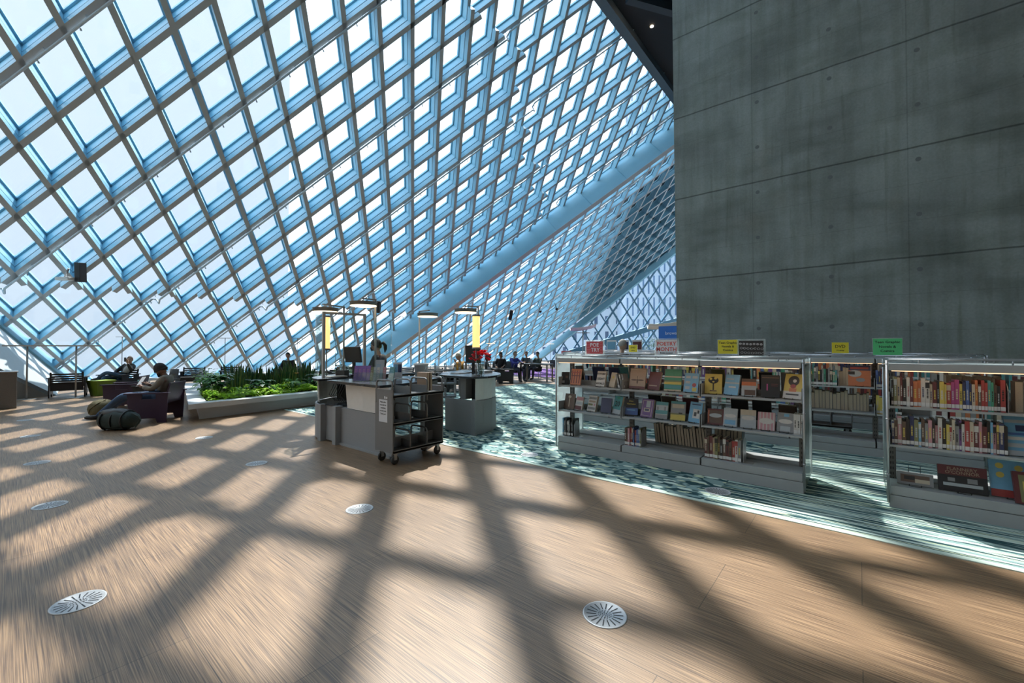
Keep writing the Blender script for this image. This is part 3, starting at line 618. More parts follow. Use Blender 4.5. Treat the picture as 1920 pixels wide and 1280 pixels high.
face_book(-1.27, Z2, 'copper foil covered book' + R2, 'maroon', [(.15, .1, .9, .9, 'brown'), (.05, .1, .12, .9, 'orange'), (.5, .58, .38, .14, 'silver', 1)], .1, .17, .18)
face_book(-1.12, Z2, 'pale blue wrapped book with white diamond' + R2, 'silver', [(.1, .1, .9, .35, 'sky'), (.5, .58, .42, .15, 'white', 1)], -.05, .14, .20)
face_book(-.94, Z2, 'grey wrapped book with white diamond' + R2, 'silver', [(0, .7, 1, 1, 'cream'), (.5, .55, .42, .16, 'white', 1)], .08, .15, .20)
face_book(-.77, Z2, 'checked wrapped book with white oval' + R2, 'pink', [(.1, .0, .16, 1, 'white'), (.3, .0, .36, 1, 'white'), (.5, .0, .56, 1, 'white'), (.7, .0, .76, 1, 'white'), (.9, 0, .96, 1, 'white'), (.5, .5, .42, .2, 'white', 1)], .0, .16, .19)
face_book(-.60, Z2, 'steel blue wrapped book with oval' + R2, 'grey', [(.2, .05, .8, .3, 'silver'), (.5, .55, .42, .16, 'white', 1), (.4, .8, .7, .95, 'sky')], -.1, .15, .20)
# the backs of books shown to the other aisle
for k, (x, z, w_, h, c) in enumerate([(-3.28, Z1, .14, .26, 'black'), (-2.95, Z1, .2, .25, 'navy'), (-2.70, Z1, .17, .25, 'navy'), (-2.56, Z1, .15, .26, 'teal'), (-1.33, Z1, .15, .27, 'olive'), (-1.07, Z1, .17, .28, 'black'), (-.83, Z1, .13, .25, 'black'), (-.62, Z1, .12, .25, 'grey'), (-2.12, Z2, .17, .25, 'black'), (-1.93, Z2, .18, .24, 'brown'), (-1.66, Z2, .19, .24, 'maroon'), (-1.10, Z2, .18, .27, 'black'), (-.87, Z2, .19, .28, 'black'), (-.62, Z2, .17, .24, 'brown')]):
    face_book(x, z, f'{c} hardback turned away, {ORD[k % 8]} from left' + (' on upper rear display shelf' if z == Z1 else ' on middle rear display shelf'), c, [], .0, w_, h, .03, y=5.62, back=True)
# duck comic on the second row and picture books on the right bookcase
face_book(.0, Z1, 'orange comic with a grey cartoon animal, on second row', 'orange', [(0, .75, 1, 1, 'navy'), (.1, .82, .9, .92, 'red'), (.3, .6, .3, .2, 'silver', 1), (.55, .3, .2, .12, 'grey', 1), (0, .55, .3, .7, 'black')], .0, .24, .29, y=7.47)
face_book(1.05, Z2, 'tall blue book with white stacked waves beside orange spine', 'sky', [(0, .0, 1, .12, 'silver'), (0, .2, 1, .3, 'silver'), (0, .38, 1, .46, 'white'), (.25, .6, .95, .75, 'navy'), (0, .8, 1, .88, 'silver'), (0, .5, 1, .56, 'blue')], .12, .24, .33, y=5.25)
face_book(.38, .2, 'wide low photo book of a goat on bottom shelf', 'grey', [(.1, .2, .9, .8, 'brown'), (.2, .4, .5, .7, 'black'), (.5, .2, .9, .5, 'cream')], .0, .24, .11, y=5.27)
face_book(.68, .2, 'black and maroon lettered photo book on bottom shelf', 'black', [(0, .62, 1, 1, 'maroon'), (.1, .2, .9, .32, 'silver'), (.2, .38, .35, .52, 'grey'), (.6, .36, .8, .54, 'grey')], .06, .30, .22, y=5.27, words=[('FLANNERY', .038, .86), ("O'CONNOR", .038, .72)], wcol='tan')
face_book(.97, .2, 'sky blue picture book with round yellow faces', 'sky', [(.25, .85, .1, .1, 'yellow', 1), (.7, .82, .1, .1, 'yellow', 1), (.25, .6, .1, .1, 'yellow', 1), (.7, .56, .1, .1, 'orange', 1), (0, 0, 1, .2, 'red')], .05, .24, .30, y=5.33)
face_book(1.06, .2, 'maroon and gold photo book leaning at the frame edge', 'maroon', [(.15, .05, .95, .9, 'olive'), (.25, .3, .8, .7, 'yellow')], .15, .20, .25, y=5.2)
# bookends
def bookend(x, y, z, h, label):
    m = MB().prism([(0, 0), (.15, 0), (.15, h * .75), (.10, h), (.05, h), (0, h * .75)], 0, .003, axis='x'); m.box(0, 0, 0, .09, .12, .002)
    o = m.build('bookend', METAL); o.location = (x, y, z); tag(o, label, 'bookend')
bookend(.93, 5.20, .92, .24, 'grey steel bookend closing the row of novels on the upper shelf')
bookend(-3.1, 5.12, .2, .22, 'steel bookend at left end of display bookcase bottom shelf')
bookend(-2.12, 5.12, .2, .23, 'steel bookend in the middle of display bookcase bottom shelf')
bookend(-.98, 5.12, .2, .27, 'tall steel bookend right of the orange book cluster')
bookend(.38, 7.6, .2, .22, 'lone steel bookend on the second row bottom shelf')
bookend(-.225, 7.44, .92, .23, 'grey steel bookend left of the comic on the second row')
# ------------------------------------------------------------------ signs in clear holders on top of the bookcases
def sign(x, y, z, w_, h, name, label, base, lines, ink, frame=.012, extra=None, rz=0.0):
    t = thing('shelf_sign', label, 'sign', (x, y, z), rz)
    MB().box(-w_ / 2 - frame, -.004, 0, w_ / 2 + frame, .004, h + 2 * frame).box(-w_ / 2 - frame, -.03, 0, w_ / 2 + frame, .03, .003).build('clear_holder', glassy('holder_acrylic', (.93, .97, .96), .12, haze=.12), t)
    m = MB().box(-w_ / 2, -.006, frame, w_ / 2, -.0042, h + frame); m.build('card', base, t)
    for (s, sz, fx, fz, inkm) in lines:
        text_part(s, sz, inkm, t, Matrix.Translation((fx * w_, -.0068, frame + fz * h)) @ Matrix.Rotation(PI / 2, 4, 'X'), bold=.001)
    if extra: extra(t, w_, h, frame)
    return t
RED = mat('sign_red', (.45, .05, .06), .6); REDI = mat('red_ink', (.62, .07, .05), .6); YEL = mat('sign_yellow', (.75, .60, .03), .6); GRN = mat('sign_green', (.10, .55, .20), .6); PAP = mat('paper_white', (.66, .67, .70), .7)
def poe(t, w_, h, f):
    m = MB()
    for k in range(7): m.box(-w_ * .46, -.0066, f + h * (.06 + k * .14), -w_ * .30 + .01 * (k % 3), -.0062, f + h * (.09 + k * .14)); m.box(w_ * .33, -.0066, f + h * (.1 + k * .13), w_ * .46, -.0062, f + h * (.12 + k * .13))
    m.build('marks', mat('pale_red', (.62, .25, .27), .6), t)
sign(-2.895, 5.35, 1.345, .26, .175, 'poetry', 'red and white POETRY sign on the display bookcase, leftmost', RED, [('POE', .075, 0, .70, PAP), ('TRY', .075, .05, .30, PAP)], None, .022, poe)
def scr(t, w_, h, f):
    m = MB()
    for s in (-1, 1):
        for q in range(5): m.tube([(s * w_ * (.47 - .05 * q), -.0068, f + h * .93), (s * w_ * (.45 - .05 * q), -.0068, f + h * .84)], .0012, 4); m.tube([(s * w_ * .46, -.0068, f + h * (.1 + .05 * q)), (s * w_ * .40, -.0068, f + h * (.12 + .04 * q))], .0012, 4)
    m.build('flourish', REDI, t)
sign(-1.88, 5.35, 1.345, .27, .19, 'month', 'white POETRY MONTH sign in red lettering on the display bookcase', PAP, [('POETRY', .066, 0, .72, REDI), ('MONTH', .070, 0, .36, REDI), ('librarians recommend', .018, 0, .12, TEXTB)], None, .018, scr)
def keys(t, w_, h, f):
    m = MB(); 
    for r in range(3):
        for k in range(7):
            cx, cz = -w_ * .43 + k * w_ * .14 + r * .008, f + h * (.80 - r * .30) - k * .002 + .004 * (k > 3)
            n = 14; vs = [(cx + .0135 * math.cos(2 * PI * q / n), -.0068, cz + .0115 * math.sin(2 * PI * q / n)) for q in range(n)]; m.add(vs, [tuple(range(n))], 0)
            vs = [(cx + .0105 * math.cos(2 * PI * q / n), -.0071, cz + .009 * math.sin(2 * PI * q / n)) for q in range(n)]; m.add(vs, [tuple(range(n))], 1 if r else 2)
    m.build('typewriter_keys', [METAL, BLACK, mat('key_grey', (.25, .25, .26), .4)], t)
    for k, ch in enumerate('DEGHJ'): text_part(ch, .016, PAP, t, Matrix.Translation((-w_ * .30 + k * w_ * .14, -.0075, f + h * .5 - k * .002)) @ Matrix.Rotation(PI / 2, 4, 'X'))
sign(-.935, 5.35, 1.345, .245, .165, 'keys', 'framed photo sign of black typewriter keys on the display bookcase', BLACK, [], None, .02, keys)
sign(-1.69, 7.72, 1.345, .31, .235, 'tgy', 'yellow Teen Graphic Novels sign half hidden by the typewriter sign', YEL, [('Teen Graphic', .05, 0, .78, TEXTB), ('Novels &', .05, 0, .52, TEXTB), ('Comics', .05, 0, .26, TEXTB)], None, .006)
sign(.30, 7.72, 1.345, .30, .225, 'tgg', 'green Teen Graphic Novels and Comics sign on the second row', GRN, [('Teen Graphic', .047, 0, .78, TEXTB), ('Novels &', .047, 0, .50, TEXTB), ('Comics', .047, 0, .24, TEXTB)], None, .008)
sign(-.27, 9.95, 1.345, .25, .20, 'dvd', 'yellow DVD TV series sign on the third row', YEL, [('DVD', .075, 0, .62, TEXTB), ('TV series', .03, 0, .25, TEXTB)], None, .006)
sign(-4.32, 9.95, 1.345, .22, .17, 'dvd2', 'small yellow DVD sign left of the concrete wall', YEL, [('DVD', .06, 0, .6, TEXTB), ('Movies', .03, 0, .2, TEXTB)], None, .006)
sign(-7.62, 12.1, 1.255, .38, .09, 'red', 'small red sign on the far white bookcase', RED, [('DVD', .05, 0, .5, PAP)], None, .004)
tag(MB().box(-8.0, 12.0, 0, -6.75, 12.6, 1.25).build('low_cabinet', WHITE, None, org=(-7.2, 12, 0)), 'white end cabinet under the small red sign', 'cabinet')
# ================================================================== service desk
DESKG = mat('desk_grey', (0.29, 0.30, 0.31), 0.55, scale=90, var=0.1); DESKL = mat('desk_trim', (0.30, 0.31, 0.32), 0.45); GLOSSW = mat('gloss_white_panel', (0.76, 0.76, 0.74), 0.12); TOPD = mat('dark_countertop', (0.035, 0.042, 0.05), 0.22, spec=0.8)
def wall_strip(m, pts, z0, z1, th, lean=0.0, mi=0):
    """thin curved panel following plan points (outside on the right-hand side)"""
    P = [Vector((x, y, 0)) for x, y in pts]; n = len(P); o0, o1, i0, i1 = [], [], [], []
    for k in range(n):
        t = (P[min(k + 1, n - 1)] - P[max(k - 1, 0)]).normalized(); nr = Vector((t.y, -t.x, 0))
        o0.append(P[k] + Vector((0, 0, z0))); o1.append(P[k] + nr * lean + Vector((0, 0, z1))); i0.append(P[k] - nr * th + Vector((0, 0, z0))); i1.append(P[k] + nr * (lean - th) + Vector((0, 0, z1)))
    m.add(o0 + o1 + i0 + i1, [f for k in range(n - 1) for f in ((k, k + 1, n + k + 1, n + k), (2 * n + k + 1, 2 * n + k, 3 * n + k, 3 * n + k + 1), (n + k, n + k + 1, 3 * n + k + 1, 3 * n + k), (k + 1, k, 2 * n + k, 2 * n + k + 1))] + [(0, n, 3 * n, 2 * n), (n - 1, 3 * n - 1, 4 * n - 1, 2 * n - 1)], mi, False)
    return m
def arc(cx, cy, r, a0, a1, n=14): return [(cx + r * math.cos(math.radians(a0 + (a1 - a0) * k / n)), cy + r * math.sin(math.radians(a0 + (a1 - a0) * k / n))) for k in range(n + 1)]
d1 = thing('service_desk', 'rounded left end of the grey and white service desk', 'desk', (-6.9, 4.0, 0))
OD = (-6.9, 4.0, 0)
wall_strip(MB(), arc(-6.5, 4.08, .90, 270, 100)[::-1], .02, .56, .03).build('base_panel', DESKG, d1, OD)
wall_strip(MB(), arc(-6.5, 4.08, .86, 255, 100)[::-1], .58, .93, .015, .02).build('gloss_panel', GLOSSW, d1, OD)
MB().prism(arc(-6.5, 4.08, .95, 270, 90) + [(-6.62, 4.9), (-6.98, 4.4), (-6.95, 4.0), (-6.5, 3.35)], .93, .965).build('countertop', TOPD, d1, OD, bevel=.004)
MB().box(-6.56, 3.15, .0, -6.46, 3.24, .57).build('pilaster', DESKL, d1, OD, bevel=.004)
MB().box(-6.46, 3.24, .02, -6.1, 3.75, .555).build('low_cabinet', DESKG, d1, OD); MB().box(-6.46, 3.22, .555, -6.1, 3.75, .57).build('cabinet_top', TOPD, d1, OD)
MB().box(-7.0, 3.7, .56, -6.4, 3.74, .93).box(-6.42, 3.6, .56, -6.3, 3.72, .93).build('dark_backing', BLACK, d1, OD)
m = MB()
for k in range(6):
    x = -6.58 + k * .07; m.tube([(x, 3.45, .92), (x + .05, 3.38, .82), (x - .03, 3.36, .70), (x + .06, 3.42, .60)], .006, 5)
m.build('cable', BLACK, d1, OD)
d2 = thing('service_desk', 'front counter of the service desk, grey base and gloss white panel', 'desk', (-5.4, 3.6, 0)); OD = (-5.4, 3.6, 0)
MB().box(-6.02, 3.25, .02, -4.72, 3.30, .55).box(-6.02, 3.30, .02, -5.98, 4.1, .55).build('base_panel', DESKG, d2, OD); MB().box(-5.6, 4.4, .0, -5.52, 4.7, .925).build('support_leg', DESKG, d2, OD)
MB().box(-6.02, 3.22, 0, -4.72, 3.32, .03).build('toe_kick', DESKL, d2, OD)
MB().box(-6.12, 3.16, 0, -6.02, 3.28, .575).build('pilaster', DESKL, d2, OD, bevel=.004)
wall_strip(MB(), [(-5.88, 3.27), (-5.4, 3.25), (-4.74, 3.27)], .555, .925, .015, .03).build('gloss_panel', GLOSSW, d2, OD)
MB().prism([(-6.2, 3.12), (-4.8, 3.12), (-4.86, 3.7), (-5.40, 4.72), (-5.95, 4.72), (-6.2, 3.9)], .925, .962).build('countertop', TOPD, d2, OD, bevel=.004)
d3 = thing('service_desk', 'rounded right end of the service desk under the red flowers', 'desk', (-5.4, 5.5, 0)); OD = (-5.4, 5.5, 0)
crv = [(-4.87, 4.97), (-4.86, 5.15), (-4.92, 5.42), (-5.05, 5.66), (-5.25, 5.86), (-5.6, 6.02), (-6.05, 6.08)]
wall_strip(MB(), crv, .02, .575, .03).build('base_panel', DESKG, d3, OD)
MB().box(-5.62, 4.96, .02, -4.95, 4.99, .575).box(-5.62, 4.955, .02, -4.95, 4.96, .05).build('front_panel', DESKG, d3, OD)
MB().box(-4.96, 4.94, 0, -4.87, 5.0, .58).build('pilaster', DESKL, d3, OD, bevel=.003)
wall_strip(MB(), [(x - .02, y + .01) for x, y in crv], .58, .94, .012).build('gloss_panel', GLOSSW, d3, OD)
MB().box(-5.33, 5.05, .57, -5.20, 5.2, .94).build('support_post', DESKL, d3, OD)
MB().box(-5.15, 5.15, .57, -4.98, 5.5, .92).build('computer_tower', BLACK, d3, OD); MB().box(-5.6, 5.3, .57, -5.42, 5.5, .92).build('computer_tower', BLACK, d3, OD)
MB().prism([(-5.85, 5.02), (-5.6, 4.90), (-4.86, 4.90), (-4.79, 5.15), (-4.86, 5.48), (-5.02, 5.76), (-5.28, 6.04), (-5.7, 6.3), (-6.2, 6.42), (-6.55, 6.2), (-6.3, 5.5)], .94, .975).build('countertop', TOPD, d3, OD, bevel=.004)
# sneeze guard
FRM = mat('guard_frame_white', (.50, .50, .49), .4)
sg = thing('sneeze_guard', 'white framed clear sneeze guard on the left end of the desk', 'screen', (-6.9, 3.7, .965)); OS = (-6.9, 3.7, .965)
A, B, Cc, Dd = (-6.70, 3.31), (-6.60, 3.98), (-7.28, 4.28), (-7.2, 3.5)
m = MB()
for p in (A, B): m.beam((p[0], p[1], .966), (p[0], p[1], 2.04), .04, .04, (1, 0, 0))
m.beam(A + (2.02,), B + (2.02,), .035, .035); m.beam(B + (1.93,), Cc + (1.93,), .03, .03); m.beam(A + (1.93,), Dd + (1.93,), .025, .025)
m.build('frame', FRM, sg, OS)
m = MB(); wall_strip(m, [(-6.74, 3.32), (-6.95, 3.31), (-7.12, 3.38), (-7.22, 3.52), (-7.25, 3.75), (-7.3, 4.2)], 1.08, 2.02, .006); m.build('curved_screen', ACRY, sg, OS)
m = MB(); wall_strip(m, [(-6.7, 4.6), (-6.52, 4.45), (-6.50, 4.2), (-6.6, 3.98)], 1.05, 1.98, .006); m.build('side_screen', ACRY, sg, OS)
# ------------------------------------------------------------------ lamps
LSH = mat('lantern_paper', (.9, .62, .3), .8, emit=(1.0, .62, .22, 0.95)); DISC = mat('lamp_diffuser', (1, .9, .75), .5, emit=(1.0, .80, .55, 1.3)); LAMPG = mat('lamp_grey', (.22, .22, .225), .4, metal=.4); POLE = mat('lamp_pole', (.36, .36, .35), .4, metal=.4)
def lantern(x, y, zb, r, h, zfoot, label):
    t = thing('lantern_lamp', label, 'lamp', (x, y, zfoot))
    MB().lathe([(r, zb - zfoot), (r, zb + h - zfoot)], n=20).build('lamp_shade', LSH, t)
    MB().lathe([(r + .006, zb + h - zfoot), (r + .006, zb + h + .03 - zfoot)], n=20).lathe([(r + .006, zb - .03 - zfoot), (r + .006, zb - zfoot)], n=20).build('cap', LAMPG, t)
    MB().tube([(0, 0, .01), (0, 0, zb - zfoot)], .011, 8).build('pole', POLE, t); MB().lathe([(.0, 0), (.07, 0), (.07, .012), (0, .014)], n=20).build('base', POLE, t)
lantern(-6.98, 3.50, 1.44, .055, .53, .966, 'glowing lantern lamp inside the sneeze guard')
lantern(-5.06, 5.16, 1.46, .064, .53, .976, 'glowing lantern lamp standing beside the red flowers')
def disc_lamp(x, y, z, px_, py_, label, r=.215, zf=0):
    t = thing('disc_lamp', label, 'lamp', (px_, py_, zf)); a, b = x - px_, y - py_; z -= zf
    MB().tube([(0, 0, .0), (0, 0, z + .10)], .019, 10).build('pole', POLE, t); MB().lathe([(0, 0), (.12, 0), (.12, .02), (0, .02)], n=20).build('base', POLE, t)
    MB().beam((0, 0, z + .085), (a * 1.15, b * 1.15, z + .095), .05, .022).beam((a, b, z + .03), (a, b, z + .085), .05, .05).build('arm', POLE, t)
    MB().lathe([(.0, z + .035), (r + .01, z + .035), (r + .01, z + .03), (r, z + .028), (r, z - .03), (r - .01, z - .03)], (a, b, 0), 28).build('housing', LAMPG, t)
    MB().lathe([(.0, z - .03), (r - .012, z - .03), (r - .004, z - .045), (r - .03, z - .052), (0, z - .053)], (a, b, 0), 28).build('diffuser', DISC, t)
disc_lamp(-7.46, 3.72, 2.14, -7.55, 4.12, 'leftmost disc lamp on a pole above the sneeze guard')
disc_lamp(-6.92, 4.15, 2.25, -6.86, 4.36, 'highest disc lamp on a pole above the seated clerk', .235)
disc_lamp(-7.14, 5.8, 2.16, -7.40, 5.78, 'disc lamp on a pole behind the white bucket')
disc_lamp(-6.13, 5.95, 2.2, -5.92, 6.10, 'disc lamp over the flowers, just above the bright lantern', .225, .976)
# ------------------------------------------------------------------ things on the desk
def mon(x, y, zf, rz, label, w_=.46, h=.30, tilt=.12, zc=1.31):
    t = thing('monitor', label, 'monitor', (x, y, zf), rz)
    z = zc - zf
    o = MB().box(-w_ / 2, -.015, -h / 2, w_ / 2, .02, h / 2).build('screen_housing', mat('monitor_back', (.035, .037, .04), .5), t, bevel=.006); o.location = (0, 0, z); o.rotation_euler = (tilt, 0, .0)
    MB().box(-.03, .015, .01, .03, .04, z).build('stand', BLACK, t); MB().box(-.11, -.07, 0, .11, .1, .012).build('foot', BLACK, t)
mon(-6.98, 3.98, .966, math.radians(12), 'dark monitor seen from behind inside the sneeze guard', .40, .28, .15, 1.33)
mon(-5.72, 5.75, .976, math.radians(28), 'dark monitor seen from behind, left of the red flowers', .30, .34, .1, 1.33)
t = thing('bucket', 'white plastic bucket on the front counter', 'bucket', (-5.53, 4.36, .963))
MB().lathe([(0, 0), (.095, 0), (.112, .20), (.122, .20), (.122, .235), (.104, .235), (.10, .19), (0, .02)], n=28).build('body', WHITE, t)
MB().tube([(.12, 0, .2), (.15, -.03, .15), (.13, -.06, .11)], .004, 5).build('handle', WHITE, t)
t = thing('flower_vase', 'glass vase holding bright red carnations on the desk', 'vase', (-5.08, 5.30, .976))
MB().lathe([(.0, 0), (.05, 0), (.055, .1), (.065, .2), (.06, .2), (.05, .1), (.045, .01)], n=20).build('glass_vase', ACRY, t)
m = MB(); rf = random.Random(5)
for k in range(12): a = rf.uniform(0, 6.28); q = rf.uniform(.04, .15); m.tube([(0.02 * math.cos(a), .02 * math.sin(a), .01), (q * .4 * math.cos(a), q * .4 * math.sin(a), .2), (q * math.cos(a), q * math.sin(a), .30)], .003, 4)
m.build('stems', mat('stem_green', (.08, .2, .04), .6), t)
for k in range(24):
    a = k * 2.4; q = .185 * math.sqrt((k + .4) / 24); z = .20 + .21 * max(0, 1 - (q / .19) ** 2) ** .5 + rf.uniform(-.02, .02); cx, cy = q * math.cos(a), q * math.sin(a); m = MB()
    for p in range(14):
        b = p * 2.4; e = .035 * (p / 14) ** .5; n_ = Vector((math.cos(b) * e * 1.3, math.sin(b) * e * 1.3, .03)).normalized(); s = Vector((-math.sin(b), math.cos(b), 0)) * .014
        c_ = Vector((cx + math.cos(b) * e * .6, cy + math.sin(b) * e * .6, z)); m.add([c_ - s * .4, c_ + s * .4, c_ + n_ * .028 + s, c_ + n_ * .034, c_ + n_ * .028 - s], [(0, 1, 2, 3, 4)])
    m.lathe([(0, -.018), (.016, -.01), (.02, .004), (0, .012)], (cx, cy, z), 8)
    m.build('carnation', mat('petal_red', (.72, .02, .035), .6), t)
# brochures in acrylic holders
def brochure(x, y, z, w_, h, c, label, rz=.65, c2=None, lean=.25):
    t = thing('brochure_stack', label, 'brochures', (x, y, z), rz); t.rotation_euler = (-lean, 0, rz)
    MB().box(-w_ / 2, 0, .004, w_ / 2, .012, h).build('leaflets', cm(c) if c in COL else c, t)
    MB().box(-w_ / 2 - .004, -.006, 0, w_ / 2 + .004, -.003, h * .55).box(-w_ / 2 - .004, .013, 0, w_ / 2 + .004, .016, h * .8).box(-w_ / 2 - .004, -.006, 0, w_ / 2 + .004, .016, .003).build('clear_holder', ACRY, t)
    m = MB()
    for k in range(5): m.box(-w_ * .38, -.0015, h * (.32 + .1 * k), w_ * (.1 + .07 * (k % 3)), -.0005, h * (.35 + .1 * k))
    m.build('print', cm(c2 or 'white'), t)
for k in range(4): brochure(-5.72 + k * .047, 3.30 + k * .039, .963, .056, .23, mat('leaflet_purple', (.26, .13, .42), .5), f'purple leaflets in clear holder on counter, {ORD[k]} from left', c2='pink')
for k, (c, c2, nm) in enumerate([('olive', 'white', 'green and white'), ('silver', 'green', 'pale'), ('white', 'blue', 'blue striped'), ('silver', 'sky', 'light blue'), ('pink', 'white', 'pink')]): brochure(-5.54 + k * .036, 3.45 + k * .030, .963, .042, .21, c, f'{nm} leaflets in the clear rack right of the purple ones', c2=c2)
brochure(-5.32, 3.63, .963, .09, .21, 'teal', 'teal leaflets at the right end of the leaflet rack', .3, 'sky')
brochure(-5.79, 3.75, .963, .14, .30, 'silver', 'tall pale leaflets rising behind the leaflet rack', .6, 'sky', .1)
t = thing('sign_holder', 'clear upright notice holder with a blue poster on the counter', 'sign', (-5.49, 3.88, .963), .6)
MB().box(-.075, 0, 0, .075, .003, .27).box(-.075, -.03, 0, .075, .03, .003).build('clear_holder', ACRY, t); MB().box(-.07, -.003, .012, .07, -.001, .262).build('poster', PAP, t)
MB().box(-.06, -.0045, .11, .0, -.0035, .235).build('picture', cm('sky'), t); MB().box(.005, -.0045, .11, .06, -.0035, .235).build('photo', cm('navy'), t)
m = MB()
for k in range(5): m.box(-.055, -.0045, .03 + k * .014, .05 - .01 * (k % 2), -.0035, .034 + k * .014)
m.build('text_lines', cm('grey'), t)
for k, (x, y, w_, d_, h, c, lb) in enumerate([(-6.75, 3.55, .22, .30, .015, 'white', 'stack of white paper under the sneeze guard'), (-5.6, 5.9, .30, .22, .04, 'silver', 'flat pale tray of papers on the right desk end'), (-5.75, 5.45, .21, .3, .012, 'white', 'white forms lying on the right desk end'), (-5.9, 3.9, .14, .1, .06, 'black', 'black telephone on the counter by the clerk')]):
    tag(MB().box(-w_ / 2, -d_ / 2, 0, w_ / 2, d_ / 2, h * .5).box(-w_ / 2 + .01, -d_ / 2 + .008, h * .5, w_ / 2 - .006, d_ / 2 - .01, h).build(['paper_stack', 'paper_tray', 'paper_stack', 'telephone'][k], cm(c)), lb, ['paper', 'tray', 'paper', 'telephone'][k]).location = (x, y, .976 if y > 5 else .967)
t = thing('pencil_box', 'black box of pens and scissors behind the sneeze guard post', 'box', (-6.86, 3.72, .967), .4)
MB().box(-.09, -.06, 0, .09, .06, .10).build('box', BLACK, t)
for k, c in enumerate(('orange', 'white', 'silver', 'tan', 'white')): MB().tube([(-.05 + k * .025, 0, .05), (-.10 + k * .045, -.03, .19)], .006, 6).build('pen', cm(c), t)
# ------------------------------------------------------------------ book cart
CART = mat('cart_grey', (.20, .205, .21), .38, metal=.2)
RUB = mat('caster_rubber', (.05, .05, .05), .6)
def cart(x, y, rz, label, note=False, Ln=.80, W=.38):
    t = thing('book_cart', label, 'book cart', (x, y, 0), rz)
    for yy in (0, Ln): MB().box(0, yy - .008, .15, W, yy + .008, .93).build('end_panel', CART, t)
    for z in (.17, .51, .855): MB().box(0, 0, z - .02, W, Ln, z).box(W - .006, 0, z - .028, W, Ln, z + .012).box(0, 0, z - .028, .006, Ln, z + .012).build('shelf', CART, t)
    for z, h, ys in ((.855, .19, (0.0, .27, .54, Ln)), (.51, .21, (.27, .54)), (.17, .22, (.27, .54))):
        for yy in ys:
            m = MB(); r = .05; P_ = [(.02, yy, z - .02 if z < .8 else z - .1)]
            for a in range(0, 5): b = PI - a * PI / 8; P_.append((.02 + r + r * math.cos(b), yy, z + h - r + r * math.sin(b)))
            for a in range(0, 5): b = PI / 2 - a * PI / 8; P_.append((W - .02 - r + r * math.cos(b), yy, z + h - r + r * math.sin(b)))
            P_.append((W - .02, yy, z - .02 if z < .8 else z - .1)); m.tube(P_, .011, 8); m.build('divider_hoop', CART, t)
            if 0 < yy < Ln: MB().box(.02, yy - .003, z, W - .02, yy + .003, z + .10).build('divider_plate', CART, t)
    if note:
        MB().box(W / 2 - .02, .0, .17, W / 2 - .014, Ln, .30).build('back_stop', CART, t)
    for xx in (.05, W - .05):
        for yy in (.06, Ln - .06):
            w_ = MB(); c0 = (xx, yy, .062); w_.lathe([(.018, -.014), (.05, -.014), (.056, -.008), (.056, .008), (.05, .014), (.018, .014)], (0, 0, 0), 18)
            w_.v = [(xx + a[2], yy + a[0], .056 + a[1]) for a in w_.v]; o = w_.build('caster', RUB, t)
            MB().box(xx - .022, yy - .02, .056, xx - .018, yy + .02, .13).box(xx + .018, yy - .02, .056, xx + .022, yy + .02, .13).box(xx - .03, yy - .03, .13, xx + .03, yy + .03, .15).build('fork', METAL, t)
    return t
ct = cart(-4.80, 3.06, 0, 'grey steel book cart with a taped note, in front of the desk', True)
MB().box(.09, -.0105, .52, .27, -.0085, .80).build('note', PAP, ct)
for k, s in enumerate(('Please place', 'materials for', 'reshelving', 'on this truck.', 'Thank you!')):
    text_part(s, .026, TEXTB, ct, Matrix.Translation((.18, -.0115, .77 - k * .037)) @ Matrix.Rotation(PI / 2, 4, 'X'), bold=.0004)
MB().box(.20, -.0105, .815, .225, -.0085, .845).box(.235, -.0105, .815, .27, -.0085, .84).build('sticker', PAP, ct)
cart(-9.0, 7.2, math.radians(-35), 'dark empty book cart behind the white bucket'); cart(-8.4, 7.9, math.radians(-35), 'dark empty book cart just left of the lantern by the flowers')
cart(-.1, 9.6 - .9, math.radians(90), 'book cart standing between the second and third rows', Ln=.8)
for k, (yy, c) in enumerate([(.575, 'tan'), (.625, 'brown')]):
    o = MB().box(0, 0, 0, .22, .035, .25).box(.004, .004, .003, .222, .031, .247, 1).build('book', [cm(c), PAGE]); o.location = (-4.80 + .1, 3.06 + yy, .868); tag(o, ['tan' if k == 0 else 'brown'][0] + ' picture book standing on top of the front cart', 'book')
for k in range(3):
    o = MB().box(0, 0, 0, .2, .05, .23).build('book', cm(['orange', 'olive', 'cream'][k])); o.location = (-.75 + k * .09, 8.8, .53); o.rotation_euler = (.0, 0, 1.57); tag(o, ['orange', 'olive', 'cream'][k] + ' book on the cart between the rows', 'book')
